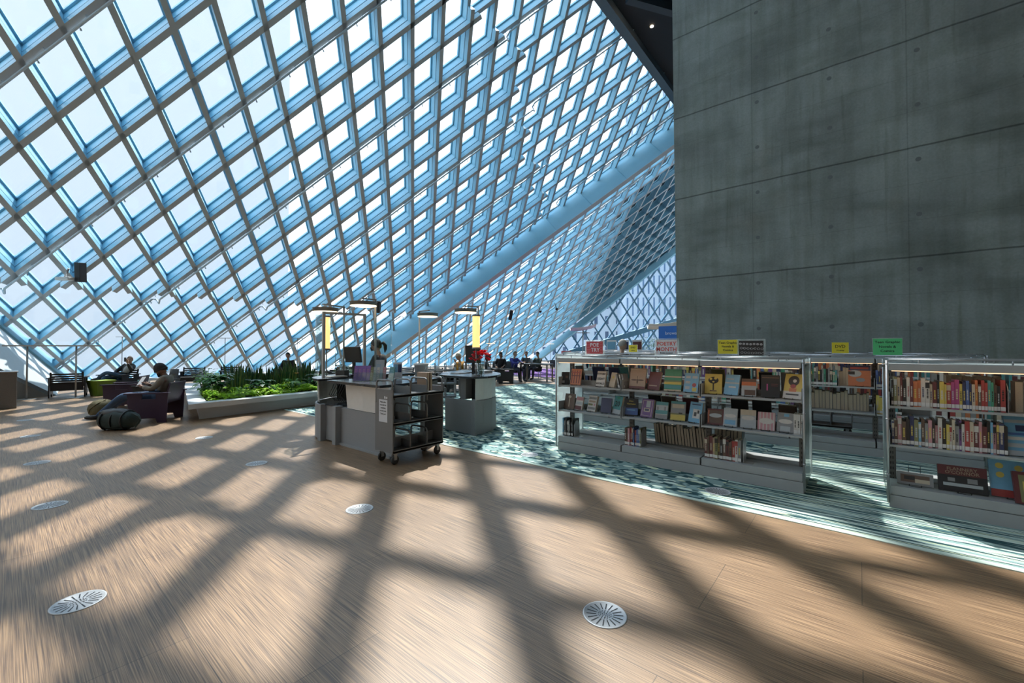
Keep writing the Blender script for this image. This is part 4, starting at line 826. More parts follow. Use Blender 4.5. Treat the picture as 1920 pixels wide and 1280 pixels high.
# ------------------------------------------------------------------ floor air grilles
GR = mat('grille_grey', (.50, .52, .54), .45, metal=.2)
def grille(x, y, label, z=0.0):
    t = thing('floor_grille', label, 'air grille', (x, y, z), .2, 'round air grilles in the floor')
    MB().lathe([(.0, .001), (.108, .001), (.110, .004), (.116, .0045), (.120, .0)], n=40).build('plate', GR, t)
    m = MB()
    for k in range(18):
        a = 2 * PI * k / 18; c_, s_ = math.cos(a), math.sin(a); w_ = .0035; r0, r1 = .045, .098
        m.add([(c_ * r0 - s_ * w_ * .7, s_ * r0 + c_ * w_ * .7, .0022), (c_ * r0 + s_ * w_ * .7, s_ * r0 - c_ * w_ * .7, .0022), (c_ * r1 + s_ * w_, s_ * r1 - c_ * w_, .0022), (c_ * r1 - s_ * w_, s_ * r1 + c_ * w_, .0022)], [(0, 1, 2, 3)])
    for r_, n_ in ((.034, 14), (.024, 10), (.013, 6), (0, 1)):
        for k in range(n_):
            a = 2 * PI * k / n_; x_, y_ = r_ * math.cos(a), r_ * math.sin(a); q = .0035; m.add([(x_ + q * math.cos(b * PI / 4), y_ + q * math.sin(b * PI / 4), .0022) for b in range(8)], [tuple(range(8))])
    m.build('slots', BLACK, t)
for (x, y, lb) in [(-1.08, 2.10, 'nearest round floor grille, at bottom right centre'), (-3.45, .29, 'large round floor grille at bottom left'), (-3.48, 2.06, 'round floor grille in the middle of the wood floor'), (-5.84, 2.04, 'round floor grille between planter and cart'), (-5.76, .29, 'round floor grille left, second from the bottom'), (-8.0, .29, 'round floor grille left, third from the bottom'), (-8.16, 2.08, 'round floor grille in front of the planter'), (-10.5, .3, 'round floor grille near the backpack'), (-12.9, .3, 'round floor grille near the far left counter')]: grille(x, y, lb)
grille(-1.11, 4.60, 'round floor grille in the carpet before the display bookcase', .006); grille(-3.45, 4.55, 'round floor grille in the leaf carpet left of the bookcase', .006)
# ------------------------------------------------------------------ planter
PLW = mat('planter_white', (.52, .53, .54), .45)
pl = thing('planter_bench', 'long white planter bench filled with green plants', 'planter', (-12.5, 4.5, 0)); OP = (-12.5, 4.5, 0)
outer = [(-10.05, 2.30), (-10.62, 6.2), (-11.2, 7.8), (-15.5, 7.4), (-16.2, 3.6), (-12.2, 2.75)]
inner = [(-10.40, 2.68), (-10.98, 6.0), (-11.5, 7.3), (-15.2, 7.0), (-15.7, 3.9), (-12.1, 3.0)]
base = [(-10.35, 2.55), (-10.85, 6.0), (-11.4, 7.5), (-15.3, 7.1), (-15.9, 3.8), (-12.2, 2.95)]
m = MB(); n = 6
for z0, z1 in ((.25, .35),):
    vs = [(x, y, z) for z in (z0, z1) for (x, y) in outer + inner]
    m.add(vs, [f for i in range(n) for j in [(i + 1) % n] for f in ((i, j, 2 * n + j, 2 * n + i), (2 * n + i, 2 * n + j, 3 * n + j, 3 * n + i), (j, i, n + i, n + j), (n + j, n + i, 3 * n + i, 3 * n + j))])
m.build('bench_slab', PLW, pl, OP); MB().prism(base, 0, .25).build('base', PLW, pl, OP); MB().prism(inner, .25, .31).build('soil', mat('soil', (.05, .035, .025), .95, scale=60, var=.4), pl, OP)
def leafmat(name, c1, c2, rough=.4, tr=.3):
    m, t, p = new_mat(name); n = t.nodes.new('ShaderNodeTexNoise'); n.inputs['Scale'].default_value = 9; r = t.nodes.new('ShaderNodeValToRGB'); r.color_ramp.elements[0].color = c1 + (1,); r.color_ramp.elements[1].color = c2 + (1,); r.color_ramp.elements[0].position = .35; r.color_ramp.elements[1].position = .65
    tc_ = t.nodes.new('ShaderNodeTexCoord'); t.links.new(tc_.outputs['Object'], n.inputs['Vector']); t.links.new(n.outputs[0], r.inputs[0]); t.links.new(r.outputs[0], p.inputs['Base Color']); p.inputs['Roughness'].default_value = rough
    tl = t.nodes.new('ShaderNodeBsdfTranslucent'); t.links.new(r.outputs[0], tl.inputs[0]); mx = t.nodes.new('ShaderNodeMixShader'); mx.inputs[0].default_value = tr; o = t.nodes['Material Output']
    t.links.new(p.outputs[0], mx.inputs[1]); t.links.new(tl.outputs[0], mx.inputs[2]); t.links.new(mx.outputs[0], o.inputs[0]); return m
LIME = leafmat('lime_leaf', (.22, .46, .02), (.50, .74, .05), .45, .5); SNK = leafmat('snake_leaf', (.015, .06, .025), (.04, .12, .04), .4, .15); SNKE = leafmat('snake_edge', (.25, .27, .05), (.36, .38, .08), .5, .1); DG = leafmat('dark_leaf', (.012, .055, .02), (.03, .12, .04), .25, .2); MG = leafmat('mid_leaf', (.06, .22, .03), (.14, .36, .06), .3, .35)
def inpoly(x, y, P_):
    c = False; j = len(P_) - 1
    for i in range(len(P_)):
        if (P_[i][1] > y) != (P_[j][1] > y) and x < (P_[j][0] - P_[i][0]) * (y - P_[i][1]) / (P_[j][1] - P_[i][1]) + P_[i][0]: c = not c
        j = i
    return c
def leaf(m, p, d, L_, w_, mi=0, droop=.5, seg=3):
    d = Vector(d).normalized(); s = d.cross(Vector((0, 0, 1))); s = s.normalized() if s.length > .01 else Vector((1, 0, 0)); p = Vector(p); L_v = []
    for k in range(seg + 1):
        f = k / seg; q = p + d * L_ * f - Vector((0, 0, droop * L_ * f * f)); ww = w_ * math.sin(PI * min(.97, f * .9 + .08)); L_v += [q - s * ww, q + s * ww]
    m.add(L_v, [(2 * k, 2 * k + 1, 2 * k + 3, 2 * k + 2) for k in range(seg)], mi, True)
rg = random.Random(11); m = MB()
for k in range(11000):
    x, y = rg.uniform(-12.6, -10.4), rg.uniform(2.8, 7.2)
    if not inpoly(x, y, inner): continue
    hgt = .36 + .10 * math.sin(x * 7) * math.sin(y * 6) + .07 * rg.random(); a = rg.uniform(0, 6.28)
    leaf(m, (x, y, hgt), (math.cos(a), math.sin(a), rg.uniform(.1, .9)), rg.uniform(.05, .10), rg.uniform(.02, .035), 0, .4, 2)
tag(m.build('ground_cover', LIME, None, org=(-11.5, 4.5, .31)), 'bright lime leaves carpeting the front of the planter', 'ground cover', None, 'stuff')
def snake(label):
    t = thing('snake_plant', label, 'plant', (0, 0, 0), 0, 'tall snake plants in the planter'); m = MB()
    for k in range(15):
        a = k * 2.4; r_ = .03 + .012 * k; L_ = rg.uniform(.42, .72); x, y = r_ * math.cos(a), r_ * math.sin(a); b = rg.uniform(0, 3.1); s = Vector((math.cos(b), math.sin(b), 0)); tip = Vector((x * 1.5, y * 1.5, L_))
        P_ = [Vector((x, y, 0)), Vector((x * 1.1, y * 1.1, L_ * .4)), Vector((x * 1.3, y * 1.3, L_ * .8)), tip]; W_ = [.022, .032, .022, .001]
        for q, mi in ((1.0, 1), (.86, 0)):
            off = Vector((-s.y, s.x, 0)) * (.003 if mi == 0 else 0)
            m.add([v for p_, w_ in zip(P_, W_) for v in (p_ - s * w_ * q + off, p_ + s * w_ * q + off)], [(0, 1, 3, 2), (2, 3, 5, 4), (4, 5, 7, 6)], mi)
            if mi == 0: m.add([v for p_, w_ in zip(P_, W_) for v in (p_ - s * w_ * q - off, p_ + s * w_ * q - off)], [(0, 1, 3, 2), (2, 3, 5, 4), (4, 5, 7, 6)], mi)
    m.build('leaves', [SNK, SNKE], t); return t
sn = snake('tall dark snake plant in the planter, first from left'); sp0 = None
for k in range(17):
    x = -12.15 - .5 * (k % 3) + rg.uniform(-.12, .12); y = 3.75 + (k / 17) * 2.35; o = sn if k == 0 else copy_tree(sn, label=f'tall dark snake plant in the planter, {ORD[k]} from left')
    o.location = (x, y, .30); o.rotation_euler = (0, 0, rg.uniform(0, 6)); o.scale = (1.1, 1.1, rg.uniform(.8, 1.2))
def bushy(x, y, z, n_, L_, w_, h, mt, label, group, up=(.1, .8), seed=1):
    r_ = random.Random(seed); t = thing('leafy_plant', label, 'plant', (x, y, z), 0, group); m = MB(); st = MB()
    for k in range(n_):
        a = k * 2.4 + r_.uniform(-.3, .3); hh = h * r_.uniform(.35, 1); rr_ = r_.uniform(.02, .16) ; p = (rr_ * math.cos(a), rr_ * math.sin(a), hh); leaf(m, p, (math.cos(a), math.sin(a), r_.uniform(*up)), L_ * r_.uniform(.7, 1.1), w_, 0, .5)
        if k % 2 == 0: st.tube([(0, 0, 0), p], .005, 4)
    m.build('leaves', mt, t); st.build('stems', MG, t); return t
spots = [(-11.4, 3.15, DG, 'glossy dark leafy plant at the left end of the planter', .55), (-11.9, 3.05, MG, 'mid green leafy plant at the far left corner of the planter', .5), (-11.25, 4.0, DG, 'dark broad leaved plant in the planter, below the snake plants', .36), (-11.3, 4.8, MG, 'light veined leafy plant in the middle of the planter', .34), (-11.35, 5.5, DG, 'broad dark shiny leaved plant, right of planter middle', .42), (-11.6, 6.3, DG, 'dark leafy plant near the right end of the planter', .5), (-11.75, 6.9, MG, 'bright leafy plant at the right end of the planter', .55), (-13.2, 3.4, DG, 'dark bushy plant at the back left of the planter', .6), (-13.0, 7.0, DG, 'dark bushy plant behind the right end of the planter', .6)]
for k, (x, y, mt, lb, h) in enumerate(spots): bushy(x, y, .30, 60, .2 if k % 2 else .26, .045 if k % 2 else .07, h, mt, lb, None, seed=k)
for k in range(14):
    x = -11.35 + rg.uniform(-.2, .2); y = 3.2 + k * .26; bushy(x, y, .30, 30, .22, .012, .12, MG, f'small grassy tuft in the lime ground cover, {ORD[k]} from left', 'grassy tufts in the planter', (1.2, 3), seed=50 + k)
t = thing('flower', 'single orange yellow bloom among the planter leaves', 'flower', (-11.6, 5.0, .31)); MB().tube([(0, 0, 0), (0, 0, .45)], .006, 5).build('stem', MG, t); m = MB()
for k in range(8): leaf(m, (0, 0, .45), (math.cos(k * .785), math.sin(k * .785), .5), .08, .025, 0, .1)
m.build('petals', mat('petal_orange', (.8, .35, .05), .5), t)
# ------------------------------------------------------------------ lounge chairs
PUR = mat('purple_stained_wood', (.034, .015, .042), .5); BLK = mat('black_stained_wood', (.012, .012, .014), .45)
def lounge(label, mt, x, y, rz, slats=True, hole=True):
    """armchair facing local -Y, solid side panels flaring upwards"""
    t = thing('lounge_chair', label, 'armchair', (x, y, 0), rz)
    for s in (-1, 1):
        x0, x1 = (s * .35, s * .375) if s > 0 else (-.375, -.35); m = MB()
        m.prism([(-.30, .0), (-.16, 0), (-.13, .09), (.12, .09), (.15, 0), (.29, 0), (.315, .46), (-.325, .46)], x0, x1, axis='x')
        m.prism([(-.325, .46), (-.10, .46), (-.10, .56), (-.335, .56)], x0, x1, axis='x'); m.prism([(.12, .46), (.315, .46), (.32, .56), (.12, .56)], x0, x1, axis='x')
        m.build('side_panel', mt, t)
        MB().box(s * .36 - .055, -.37, .56, s * .36 + .055, .34, .585).build('armrest', mt, t, bevel=.004)
    MB().box(-.35, -.28, .36, .35, .24, .39).box(-.35, -.29, .28, .35, -.265, .37).build('seat', mt, t)
    m = MB()
    if slats:
        for k in range(5): z = .42 + k * .065; m.obox((0, .27 + k * .018, z), (.34, 0, 0), (0, .010, .0), (0, .008, .024))
        for s in (-1, 1): m.obox((s * .325, .30, .55), (.02, 0, 0), (0, .012, 0), (0, .04, .19))
        m.obox((0, .25, .30), (.34, 0, 0), (0, .012, 0), (0, .0, .10))
    else: m.obox((0, .29, .56), (.34, 0, 0), (0, .012, 0), (0, .05, .20))
    m.build('backrest', mt, t); return t
lounge('purple armchair in which the man with the beanie sits', PUR, -10.88, 1.99, math.radians(-33), False)
lounge('empty purple armchair left of the seated man', PUR, -13.9, 1.95, math.radians(-25), False)
lounge('black armchair between the two purple armchairs', BLK, -12.9, 2.35, math.radians(-28), True); 
lounge('black slatted armchair seen from behind at the far left', BLK, -18.15, 1.25, math.radians(-100))
lounge('black slatted armchair holding the woman with a phone', BLK, -18.85, 2.45, math.radians(42))
lounge('black slatted armchair behind the man with the beanie', BLK, -18.9, 4.4, math.radians(60))
lounge('black slatted armchair behind the planter, left of the snake plants', BLK, -18.6, 5.6, math.radians(75))
lounge('black slatted armchair of the person beyond the planter', BLK, -16.9, 6.95, math.radians(60))
lounge('dark armchair just left of the sneeze guard', BLK, -15.2, 8.1, math.radians(-60))
lounge('dark armchair behind the left desk end, second of two', BLK, -16.2, 8.8, math.radians(-60))
for k, (x, y, a) in enumerate([(-12.6, 9.0, 10), (-11.7, 9.6, 20), (-10.9, 10.2, 5), (-10.1, 9.6, 20)]): lounge(f'black armchair beyond the bucket, {ORD[k]} from left', BLK, x, y, math.radians(a))
lounge('dark armchair just right of the service desk', BLK, -11.3, 13.3, math.radians(-50), False)
LG = mat('green_stool_paint', (.13, .20, .015), .5); LGT = mat('green_stool_top', (.34, .46, .06), .5)
def stool(x, y, label, s=1.0):
    t = thing('green_stool', label, 'stool', (x, y, 0), .4); m = MB(); a, b = .17 * s, .24 * s
    m.add([(-a, -a, 0), (a, -a, 0), (a, a, 0), (-a, a, 0), (-b, -b, .44), (b, -b, .44), (b, b, .44), (-b, b, .44)], [(0, 1, 5, 4), (1, 2, 6, 5), (2, 3, 7, 6), (3, 0, 4, 7), (3, 2, 1, 0), (4, 5, 6, 7)]); m.build('body', LG, t)
    MB().box(-b - .01, -b - .01, .44, b + .01, b + .01, .46).build('top', LGT, t)
stool(-17.9, 1.92, 'green tapered cube stool beside the black armchair at far left'); stool(-19.6, 4.9, 'green cube stool at the window behind the planter'); stool(-11.8, 8.2, 'green cube stool seen past the leaflets on the counter')
def side_chair(x, y, rz, label, c=(.05, .055, .06)):
    t = thing('side_chair', label, 'chair', (x, y, 0), rz); mt = mat('side_chair_fabric', c, .8)
    MB().box(-.22, -.22, .42, .22, .22, .46).build('seat', mt, t, bevel=.01)
    m = MB(); m.add([(sx * (.22 - .02 * k), .20 + .03 * k + .012 * d + .02 * math.cos(sx * 1.2), .48 + .17 * k) for d in (0, 1) for k in range(3) for sx in (-1, -.5, 0, .5, 1)], [(k * 5 + i, k * 5 + i + 1, k * 5 + i + 6, k * 5 + i + 5) for k in (0, 1) for i in range(4)] + [(15 + k * 5 + i + 5, 15 + k * 5 + i + 6, 15 + k * 5 + i + 1, 15 + k * 5 + i) for k in (0, 1) for i in range(4)] + [(10 + i, 11 + i, 26 + i, 25 + i) for i in range(4)] + [(0, 5, 20, 15), (5, 10, 25, 20), (4, 19, 24, 9), (9, 24, 29, 14)], 0, True); m.build('backrest', mt, t)
    for sx in (-.19, .19):
        for sy in (-.19, .19): MB().tube([(sx, sy, .43), (sx * 1.1, sy * 1.1, 0)], .012, 6).build('leg', METAL, t)
    return t
side_chair(-15.6, 3.0, math.radians(20), 'grey upholstered chair between the two seated readers')
# far left counter and lamps
t = thing('stone_counter', 'brown grey counter block at the far left edge', 'counter', (-15.9, -.3, 0), .0)
MB().box(-.35, -1.2, 0, .3, .52, .86).build('body', mat('counter_stone', (.17, .15, .13), .85, scale=60, var=.2), t, bevel=.01); MB().box(-.37, -1.22, .86, .32, .54, .885).build('counter_top', METAL, t)
def tlamp(x, y, z, L_, label, ang=.9, warm=False):
    t = thing('reading_lamp', label, 'lamp', (x, y, 0), ang)
    MB().tube([(0, 0, .01), (0, 0, z)], .011, 8).build('pole', POLE, t); MB().box(-L_ / 2, -.03, z, L_ / 2, .03, z + .018).build('light_bar', mat('lamp_warm', (.9, .8, .6), .5, emit=(1, .7, .4, 1.2)) if warm else POLE, t); MB().box(-.14, -.14, 0, .14, .14, .012).build('base', POLE, t)
t = thing('reading_lamp', 'long double-posted light bar at the far left', 'lamp', (-18.0, .43, 0), math.radians(61))
for s in (0, 1.05): MB().tube([(s, 0, .01), (s, 0, 1.49)], .022, 8).build('pole', POLE, t); MB().box(s - .16, -.18, 0, s + .16, .18, .015).build('base', POLE, t)
MB().box(-.5, -.04, 1.49, 1.6, .04, 1.53).build('light_bar', POLE, t)
for k, (x, y, z, lb, wm) in enumerate([(-20.2, 2.69, 1.83, 'thin T shaped lamp behind the woman with the phone', 0), (-17.45, 5.04, 1.79, 'thin T shaped lamp behind the snake plants', 0), (-15.6, 6.75, 1.79, 'thin T shaped lamp behind the right end of the planter', 0), (-14.6, 7.65, 1.77, 'thin T shaped lamp seen through the sneeze guard', 0), (-15.3, 12.6, 1.72, 'thin T shaped lamp right of the bucket', 0), (-14.9, 13.2, 1.72, 'thin T shaped lamp left of the bright lantern', 0), (-14.0, 15.3, 1.66, 'lit T shaped lamp just right of the red flowers', 1), (-14.2, 17.6, 1.66, 'thin T shaped lamp behind the curly haired person', 0), (-14.0, 20.5, 1.68, 'lit T shaped lamp above the group at the table', 1)]): tlamp(x, y, z, .42, lb, math.radians(40), bool(wm))
# speakers and small fittings hung on the facade
def speaker(x, y, z, label, s=1.0, rx=.12):
    t = thing('speaker', label, 'speaker', (x, y, z), math.radians(35)); o = MB().box(-.1 * s, -.11 * s, -.32 * s, .1 * s, .11 * s, .32 * s).build('cabinet', BLACK, t, bevel=.01); o.rotation_euler = (rx, rx * .8, 0)
    MB().tube([(0, .1 * s, .1), (-.2, .35 * s, .3), (-.35, .5, .5)], .02, 6).build('bracket', METAL, t)
speaker(-19.86, 1.60, 3.95, 'black speaker hanging at the left of the facade'); speaker(-14.9, 9.6, 3.1, 'black speaker hanging above the seated clerk', .75, .25); speaker(-16.6, 20.0, 3.5, 'black speaker hanging right of the lantern by the flowers', 1.0, .3)
t = thing('projector_bracket', 'white bracketed fitting beside the leftmost speaker', 'fitting', (-20.05, 1.25, 3.75), .6); MB().box(-.25, -.1, -.09, .25, .1, .02).build('housing', WHITE, t, bevel=.03); MB().tube([(0, 0, .0), (.15, .0, .3)], .03, 6).build('arm', METAL, t)
for k, (x, y, z) in enumerate([(-16.1, 22.4, 3.85), (-16.4, 24.8, 4.2)]):
    t = thing('camera_dome', ['small dark camera above the group at the table', 'small dark dome camera, the right one'][k], 'camera', (x, y, z)); MB().lathe([(0, -.12), (.08, -.08), (.11, 0), (.09, .05), (0, .06)], n=14).build('dome', BLACK, t); MB().tube([(0, 0, .05), (-.25, .1, .45)], .02, 5).build('bracket', BLACK, t)
# white sails reflecting lamp light
SAIL = mat('white_sail', (.72, .74, .76), .5)
def sail(x, y, z, w_, rz, label):
    t = thing('sail_lamp', label, 'lamp', (x, y, 0), rz); m = MB(); n = 8; vs = []
    for d in (0, .012):
        for i in range(n + 1):
            for j in range(3):
                u, v = i / n - .5, j / 2 - .5; vs.append((u * w_, v * w_ * .5 * (1 - .3 * abs(u)), z + .55 * (2 * u) ** 2 * .10 * w_ - .12 * w_ * (1 - abs(2 * v)) + .15 * u * w_ - d))
    N1 = (n + 1) * 3; fs = [(i * 3 + j, (i + 1) * 3 + j, (i + 1) * 3 + j + 1, i * 3 + j + 1) for i in range(n) for j in range(2)]
    m.add(vs, fs + [tuple(N1 + q for q in reversed(f)) for f in fs] + [(i * 3, N1 + i * 3, N1 + i * 3 + 3, i * 3 + 3) for i in range(n)] + [(i * 3 + 5, N1 + i * 3 + 5, N1 + i * 3 + 2, i * 3 + 2) for i in range(n)], 0, True); m.build('sail', SAIL, t)
    MB().tube([(0, 0, 0), (0, 0, z - .1)], .03, 8).build('pole', POLE, t); MB().box(-.35, -.05, z - .32, .35, .05, z - .28).build('lamp_bar', POLE, t); MB().lathe([(0, 0), (.25, 0), (.25, .02), (0, .02)], n=16).build('base', POLE, t)
sail(-11.3, 19.6, 2.55, 1.35, math.radians(40), 'white sail shaped lamp at the far end, the left one'); sail(-5.55, 16.0, 2.38, 1.5, math.radians(30), 'white sail shaped lamp beside the concrete wall')
t = thing('banner', 'blue banner just left of the concrete wall', 'banner', (-4.72, 13.6, 1.3), math.radians(5)); MB().box(-.3, -.01, .25, .35, .01, .85).build('panel', mat('banner_blue', (.02, .14, .5), .5), t); text_part('browse', .14, PAP, t, Matrix.Translation((.12, -.012, .62)) @ Matrix.Rotation(PI / 2, 4, 'X')); MB().tube([(-.1, 0, -1.3), (-.1, 0, .3)], .015, 6).build('post', POLE, t)
for k in range(3):
    t = thing('notice_stand', f'white notice board left of the concrete wall, {ORD[k]} from left', 'notice', (-6.6 + k * .42, 13.4 + k * .1, 0), .4); MB().box(-.16, -.01, .95, .16, .01, 1.72).build('board', PAP, t); MB().box(-.14, -.013, 1.4, .14, -.011, 1.66).build('picture', cm(['sky', 'navy', 'maroon'][k]), t); MB().tube([(0, 0.01, 0), (0, .01, .95)], .015, 6).build('post', POLE, t)
# work tables
def table(x, y, L_, rz, label, h=.76, D=.8):
    t = thing('work_table', label, 'table', (x, y, 0), rz); MB().box(-L_ / 2, -D / 2, h - .04, L_ / 2, D / 2, h).build('tabletop', mat('table_dark', (.05, .055, .06), .3), t)
    for sx in (-1, 1):
        for sy in (-1, 1): MB().box(sx * (L_ / 2 - .05) - .03, sy * (D / 2 - .05) - .03, 0, sx * (L_ / 2 - .05) + .03, sy * (D / 2 - .05) + .03, h - .04).build('leg', mat('table_leg', (.2, .19, .17), .5), t)
table(-10.9, 14.9, 1.3, math.radians(15), 'work table shared by the three people'); table(-13.2, 18.9, 2.2, math.radians(8), 'long dark work table behind the group'); table(-14.6, 15.8, 2.4, math.radians(40), 'long table beside the curly haired person')
for k, (x, y, a) in enumerate([(-11.55, 14.2, -60), (-12.6, 14.9, 30), (-13.4, 15.0, 30), (-10.9, 18.4, 180), (-12.3, 18.5, 180), (-12.0, 16.3, 200)]): side_chair(x, y, math.radians(a), f'dark work chair on the far side of the room, {ORD[k]} from left' if k else 'dark chair with metal legs under the person in the blue jacket')
# ------------------------------------------------------------------ ceiling downlights
for k, (x, y) in enumerate([(-6.97, 16.4), (-6.94, 16.67), (-6.94, 18.14)]):
    t = thing('downlight', f'warm downlight in the dark ceiling at the top, {ORD[k]} from left', 'lamp', (x, y, 15.70)); MB().lathe([(0, -.02), (.07, -.02), (.07, .0)], n=12).build('lens', mat('downlight_lens', (1, .9, .7), .5, emit=(1, .75, .5, 18)), t)
# ================================================================== people
def skin_obj(nodes, edges, radii, root='pelvis', sub=1):
    names = list(nodes); me = bpy.data.meshes.new('sk'); me.from_pydata([nodes[n] for n in names], [(names.index(a), names.index(b)) for a, b in edges], [])
    o = bpy.data.objects.new('sk', me); C.objects.link(o); o.modifiers.new('S', 'SKIN')
    sv = me.skin_vertices[0].data
    for k, n in enumerate(names):
        r = radii[n]; sv[k].radius = r if isinstance(r, tuple) else (r, r); sv[k].use_root = (n == root)
    sb = o.modifiers.new('D', 'SUBSURF'); sb.levels = sub; sb.render_levels = sub
    dg = bpy.context.evaluated_depsgraph_get(); dg.update(); e = o.evaluated_get(dg).to_mesh()
    v = [tuple(x.co) for x in e.vertices]; f = [tuple(p.vertices) for p in e.polygons]
    bpy.data.objects.remove(o); return v, f
def head_geo(m, c, R, s=1.0, mi=0, eye=1, lip=2):
    """face towards local -Y"""
    nu, nv = 16, 12; vs = []
    for j in range(nv + 1):
        ph = PI * j / nv; z = math.cos(ph)
        for i in range(nu):
            th = 2 * PI * i / nu; x = math.sin(ph) * math.sin(th); y = -math.sin(ph) * math.cos(th)
            X, Y, Z = x * .073, y * .092, z * .115
            if z < 0: X *= 1 + z * .28; Y *= 1 + z * .12; Y -= -z * .012 * (1 if y < 0 else -1.2)
            fr = max(0, -y) ** 6 * max(0, 1 - abs(x) * 2.2)
            Y -= fr * (.026 * math.exp(-((z + .12) / .14) ** 2) + .006 * math.exp(-((z + .45) / .08) ** 2) + .010 * math.exp(-((z + .75) / .14) ** 2) - .008 * math.exp(-((z - .12) / .09) ** 2))
            vs.append(Vector((X, Y, Z)))
    fs = [(j * nu + i, (j + 1) * nu + i, (j + 1) * nu + (i + 1) % nu, j * nu + (i + 1) % nu) for j in range(nv) for i in range(nu)]
    M = Matrix.Translation(c) @ R.to_4x4() @ Matrix.Scale(s, 4)
    m.add([M @ v for v in vs], fs, mi, True)
    for sx in (-1, 1):
        e = MB().lathe([(0, -.007), (.009, -.004), (.011, 0), (.009, .004), (0, .007)], (0, 0, 0), 8); m.add([M @ (Vector((v[0], v[1] * .7, v[2])) + Vector((sx * .029, -.083, .012))) for v in e.v], e.f, eye)
        m.add([M @ (Vector((sx * .029, -.091, .030)) + Vector(d)) for d in ((-.015, .004, -.002), (.015, .004, -.002), (.015, .006, .003), (-.015, .006, .003))], [(0, 1, 2, 3)], eye)
        e = MB().lathe([(0, -.022), (.012, -.016), (.014, 0), (.013, .018), (0, .026)], (0, 0, 0), 8); m.add([M @ (Vector((v[0] * .5, v[1] * 1.1, v[2])) + Vector((sx * .074, .008, -.004))) for v in e.v], e.f, mi, True)
    m.add([M @ (Vector((0, -.095, -.052)) + Vector(d)) for d in ((-.022, .008, 0), (0, -.002, -.004), (.022, .008, 0), (0, 0, .005))], [(0, 1, 2, 3)], lip)
    return M
def hair_geo(M, kind):
    m = MB(); nu, nv = 18, 10; lim = {'short': .50, 'beanie': .56, 'cap': .45, 'long': .66, 'afro': .72, 'bun': .60}[kind]; sc = {'afro': 1.5, 'beanie': 1.16, 'cap': 1.12}.get(kind, 1.09); vs = []
    for j in range(nv + 1):
        for i in range(nu):
            th = 2 * PI * i / nu; fy = -math.cos(th); L_ = lim - (.20 if kind not in ('beanie', 'cap') else .04) * max(0, -fy) ** .7 if fy < 0 else lim + .10 * fy
            ph = PI * L_ * j / nv; x = math.sin(ph) * math.sin(th); y = -math.sin(ph) * math.cos(th); z = math.cos(ph); w_ = 1 + (.03 * math.sin(9 * th + 5 * j) if kind != 'beanie' else .012 * math.sin(24 * th))
            if kind == 'afro': w_ += .06 * math.sin(7 * th) * math.sin(3 * j)
            vs.append(Vector((x * .078 * sc * w_, y * .096 * sc * w_ + .006, z * .118 * (sc if kind != 'beanie' else 1.12) + (.01 if kind != 'beanie' else .012))))
    m.add([M @ v for v in vs], [(j * nu + i, (j + 1) * nu + i, (j + 1) * nu + (i + 1) % nu, j * nu + (i + 1) % nu) for j in range(nv) for i in range(nu)], 0, True)
    if kind == 'bun': m.tube([M @ Vector(p) for p in ((0, .09, .02), (0, .15, .03), (0, .18, -.03), (0, .17, -.10), (0, .15, -.16))], [.018, .032, .036, .028, .008], 10)
    if kind == 'beanie': m.tube([M @ Vector((.088 * math.sin(2 * PI * k / 20), -.108 * math.cos(2 * PI * k / 20) + .006, -.002)) for k in range(21)], .015, 6)
    if kind == 'cap': m.prism([(-.06, -.09), (.06, -.09), (.045, -.17), (-.045, -.17)], .03, .038); m.v = m.v[:-8] + [tuple(M @ Vector(v)) for v in m.v[-8:]]
    if kind == 'long': m.tube([M @ Vector(p) for p in ((0, .08, .02), (0, .10, -.08), (0, .09, -.18))], [.06, .075, .04], 10)
    return m
def hand(m, w_, d, up, s=1.0, curl=.5, mi=0, side=1):
    """palm from wrist w_ along d; fingers curl towards -up"""
    d = Vector(d).normalized(); up = Vector(up); up = (up - d * up.dot(d)).normalized(); sd = d.cross(up).normalized() * side; w_ = Vector(w_)
    m.tube([w_ - d * .01, w_ + d * .02 * s, w_ + d * .055 * s, w_ + d * .085 * s], [.022 * s, .027 * s, .032 * s, .026 * s], 8, mi)
    for k, L_ in enumerate((.062, .070, .065, .05)):
        p = w_ + d * .082 * s + sd * (.030 - .02 * k) * s; P_ = [p]; dd = Vector(d)
        for q in range(3): dd = (dd - up * curl * .55).normalized(); p = p + dd * L_ * s * (.42, .32, .26)[q]; P_.append(p)
        m.tube(P_, [.0095 * s, .0092 * s, .0085 * s, .006 * s], 7, mi)
    p = w_ + d * .03 * s + sd * .026 * s; m.tube([p, p + (sd * .7 + d * .6 - up * .2) * .032 * s, p + (sd * .6 + d * 1.2 - up * .6 * curl) * .05 * s], [.013 * s, .011 * s, .008 * s], 7, mi)
BASE = dict(pelvis=(0, .08, .50), belly=(0, .10, .64), chest=(0, .12, .82), neck=(0, .11, .98), head=(0, .06, 1.13),
            shL=(.17, .12, .93), elL=(.24, .02, .68), haL=(.16, -.20, .62), shR=(-.17, .12, .93), elR=(-.24, .02, .68), haR=(-.16, -.20, .62),
            hiL=(.09, .04, .48), knL=(.13, -.38, .50), anL=(.12, -.42, .09), toL=(.13, -.58, .04), hiR=(-.09, .04, .48), knR=(-.13, -.38, .50), anR=(-.12, -.42, .09), toR=(-.13, -.58, .04))
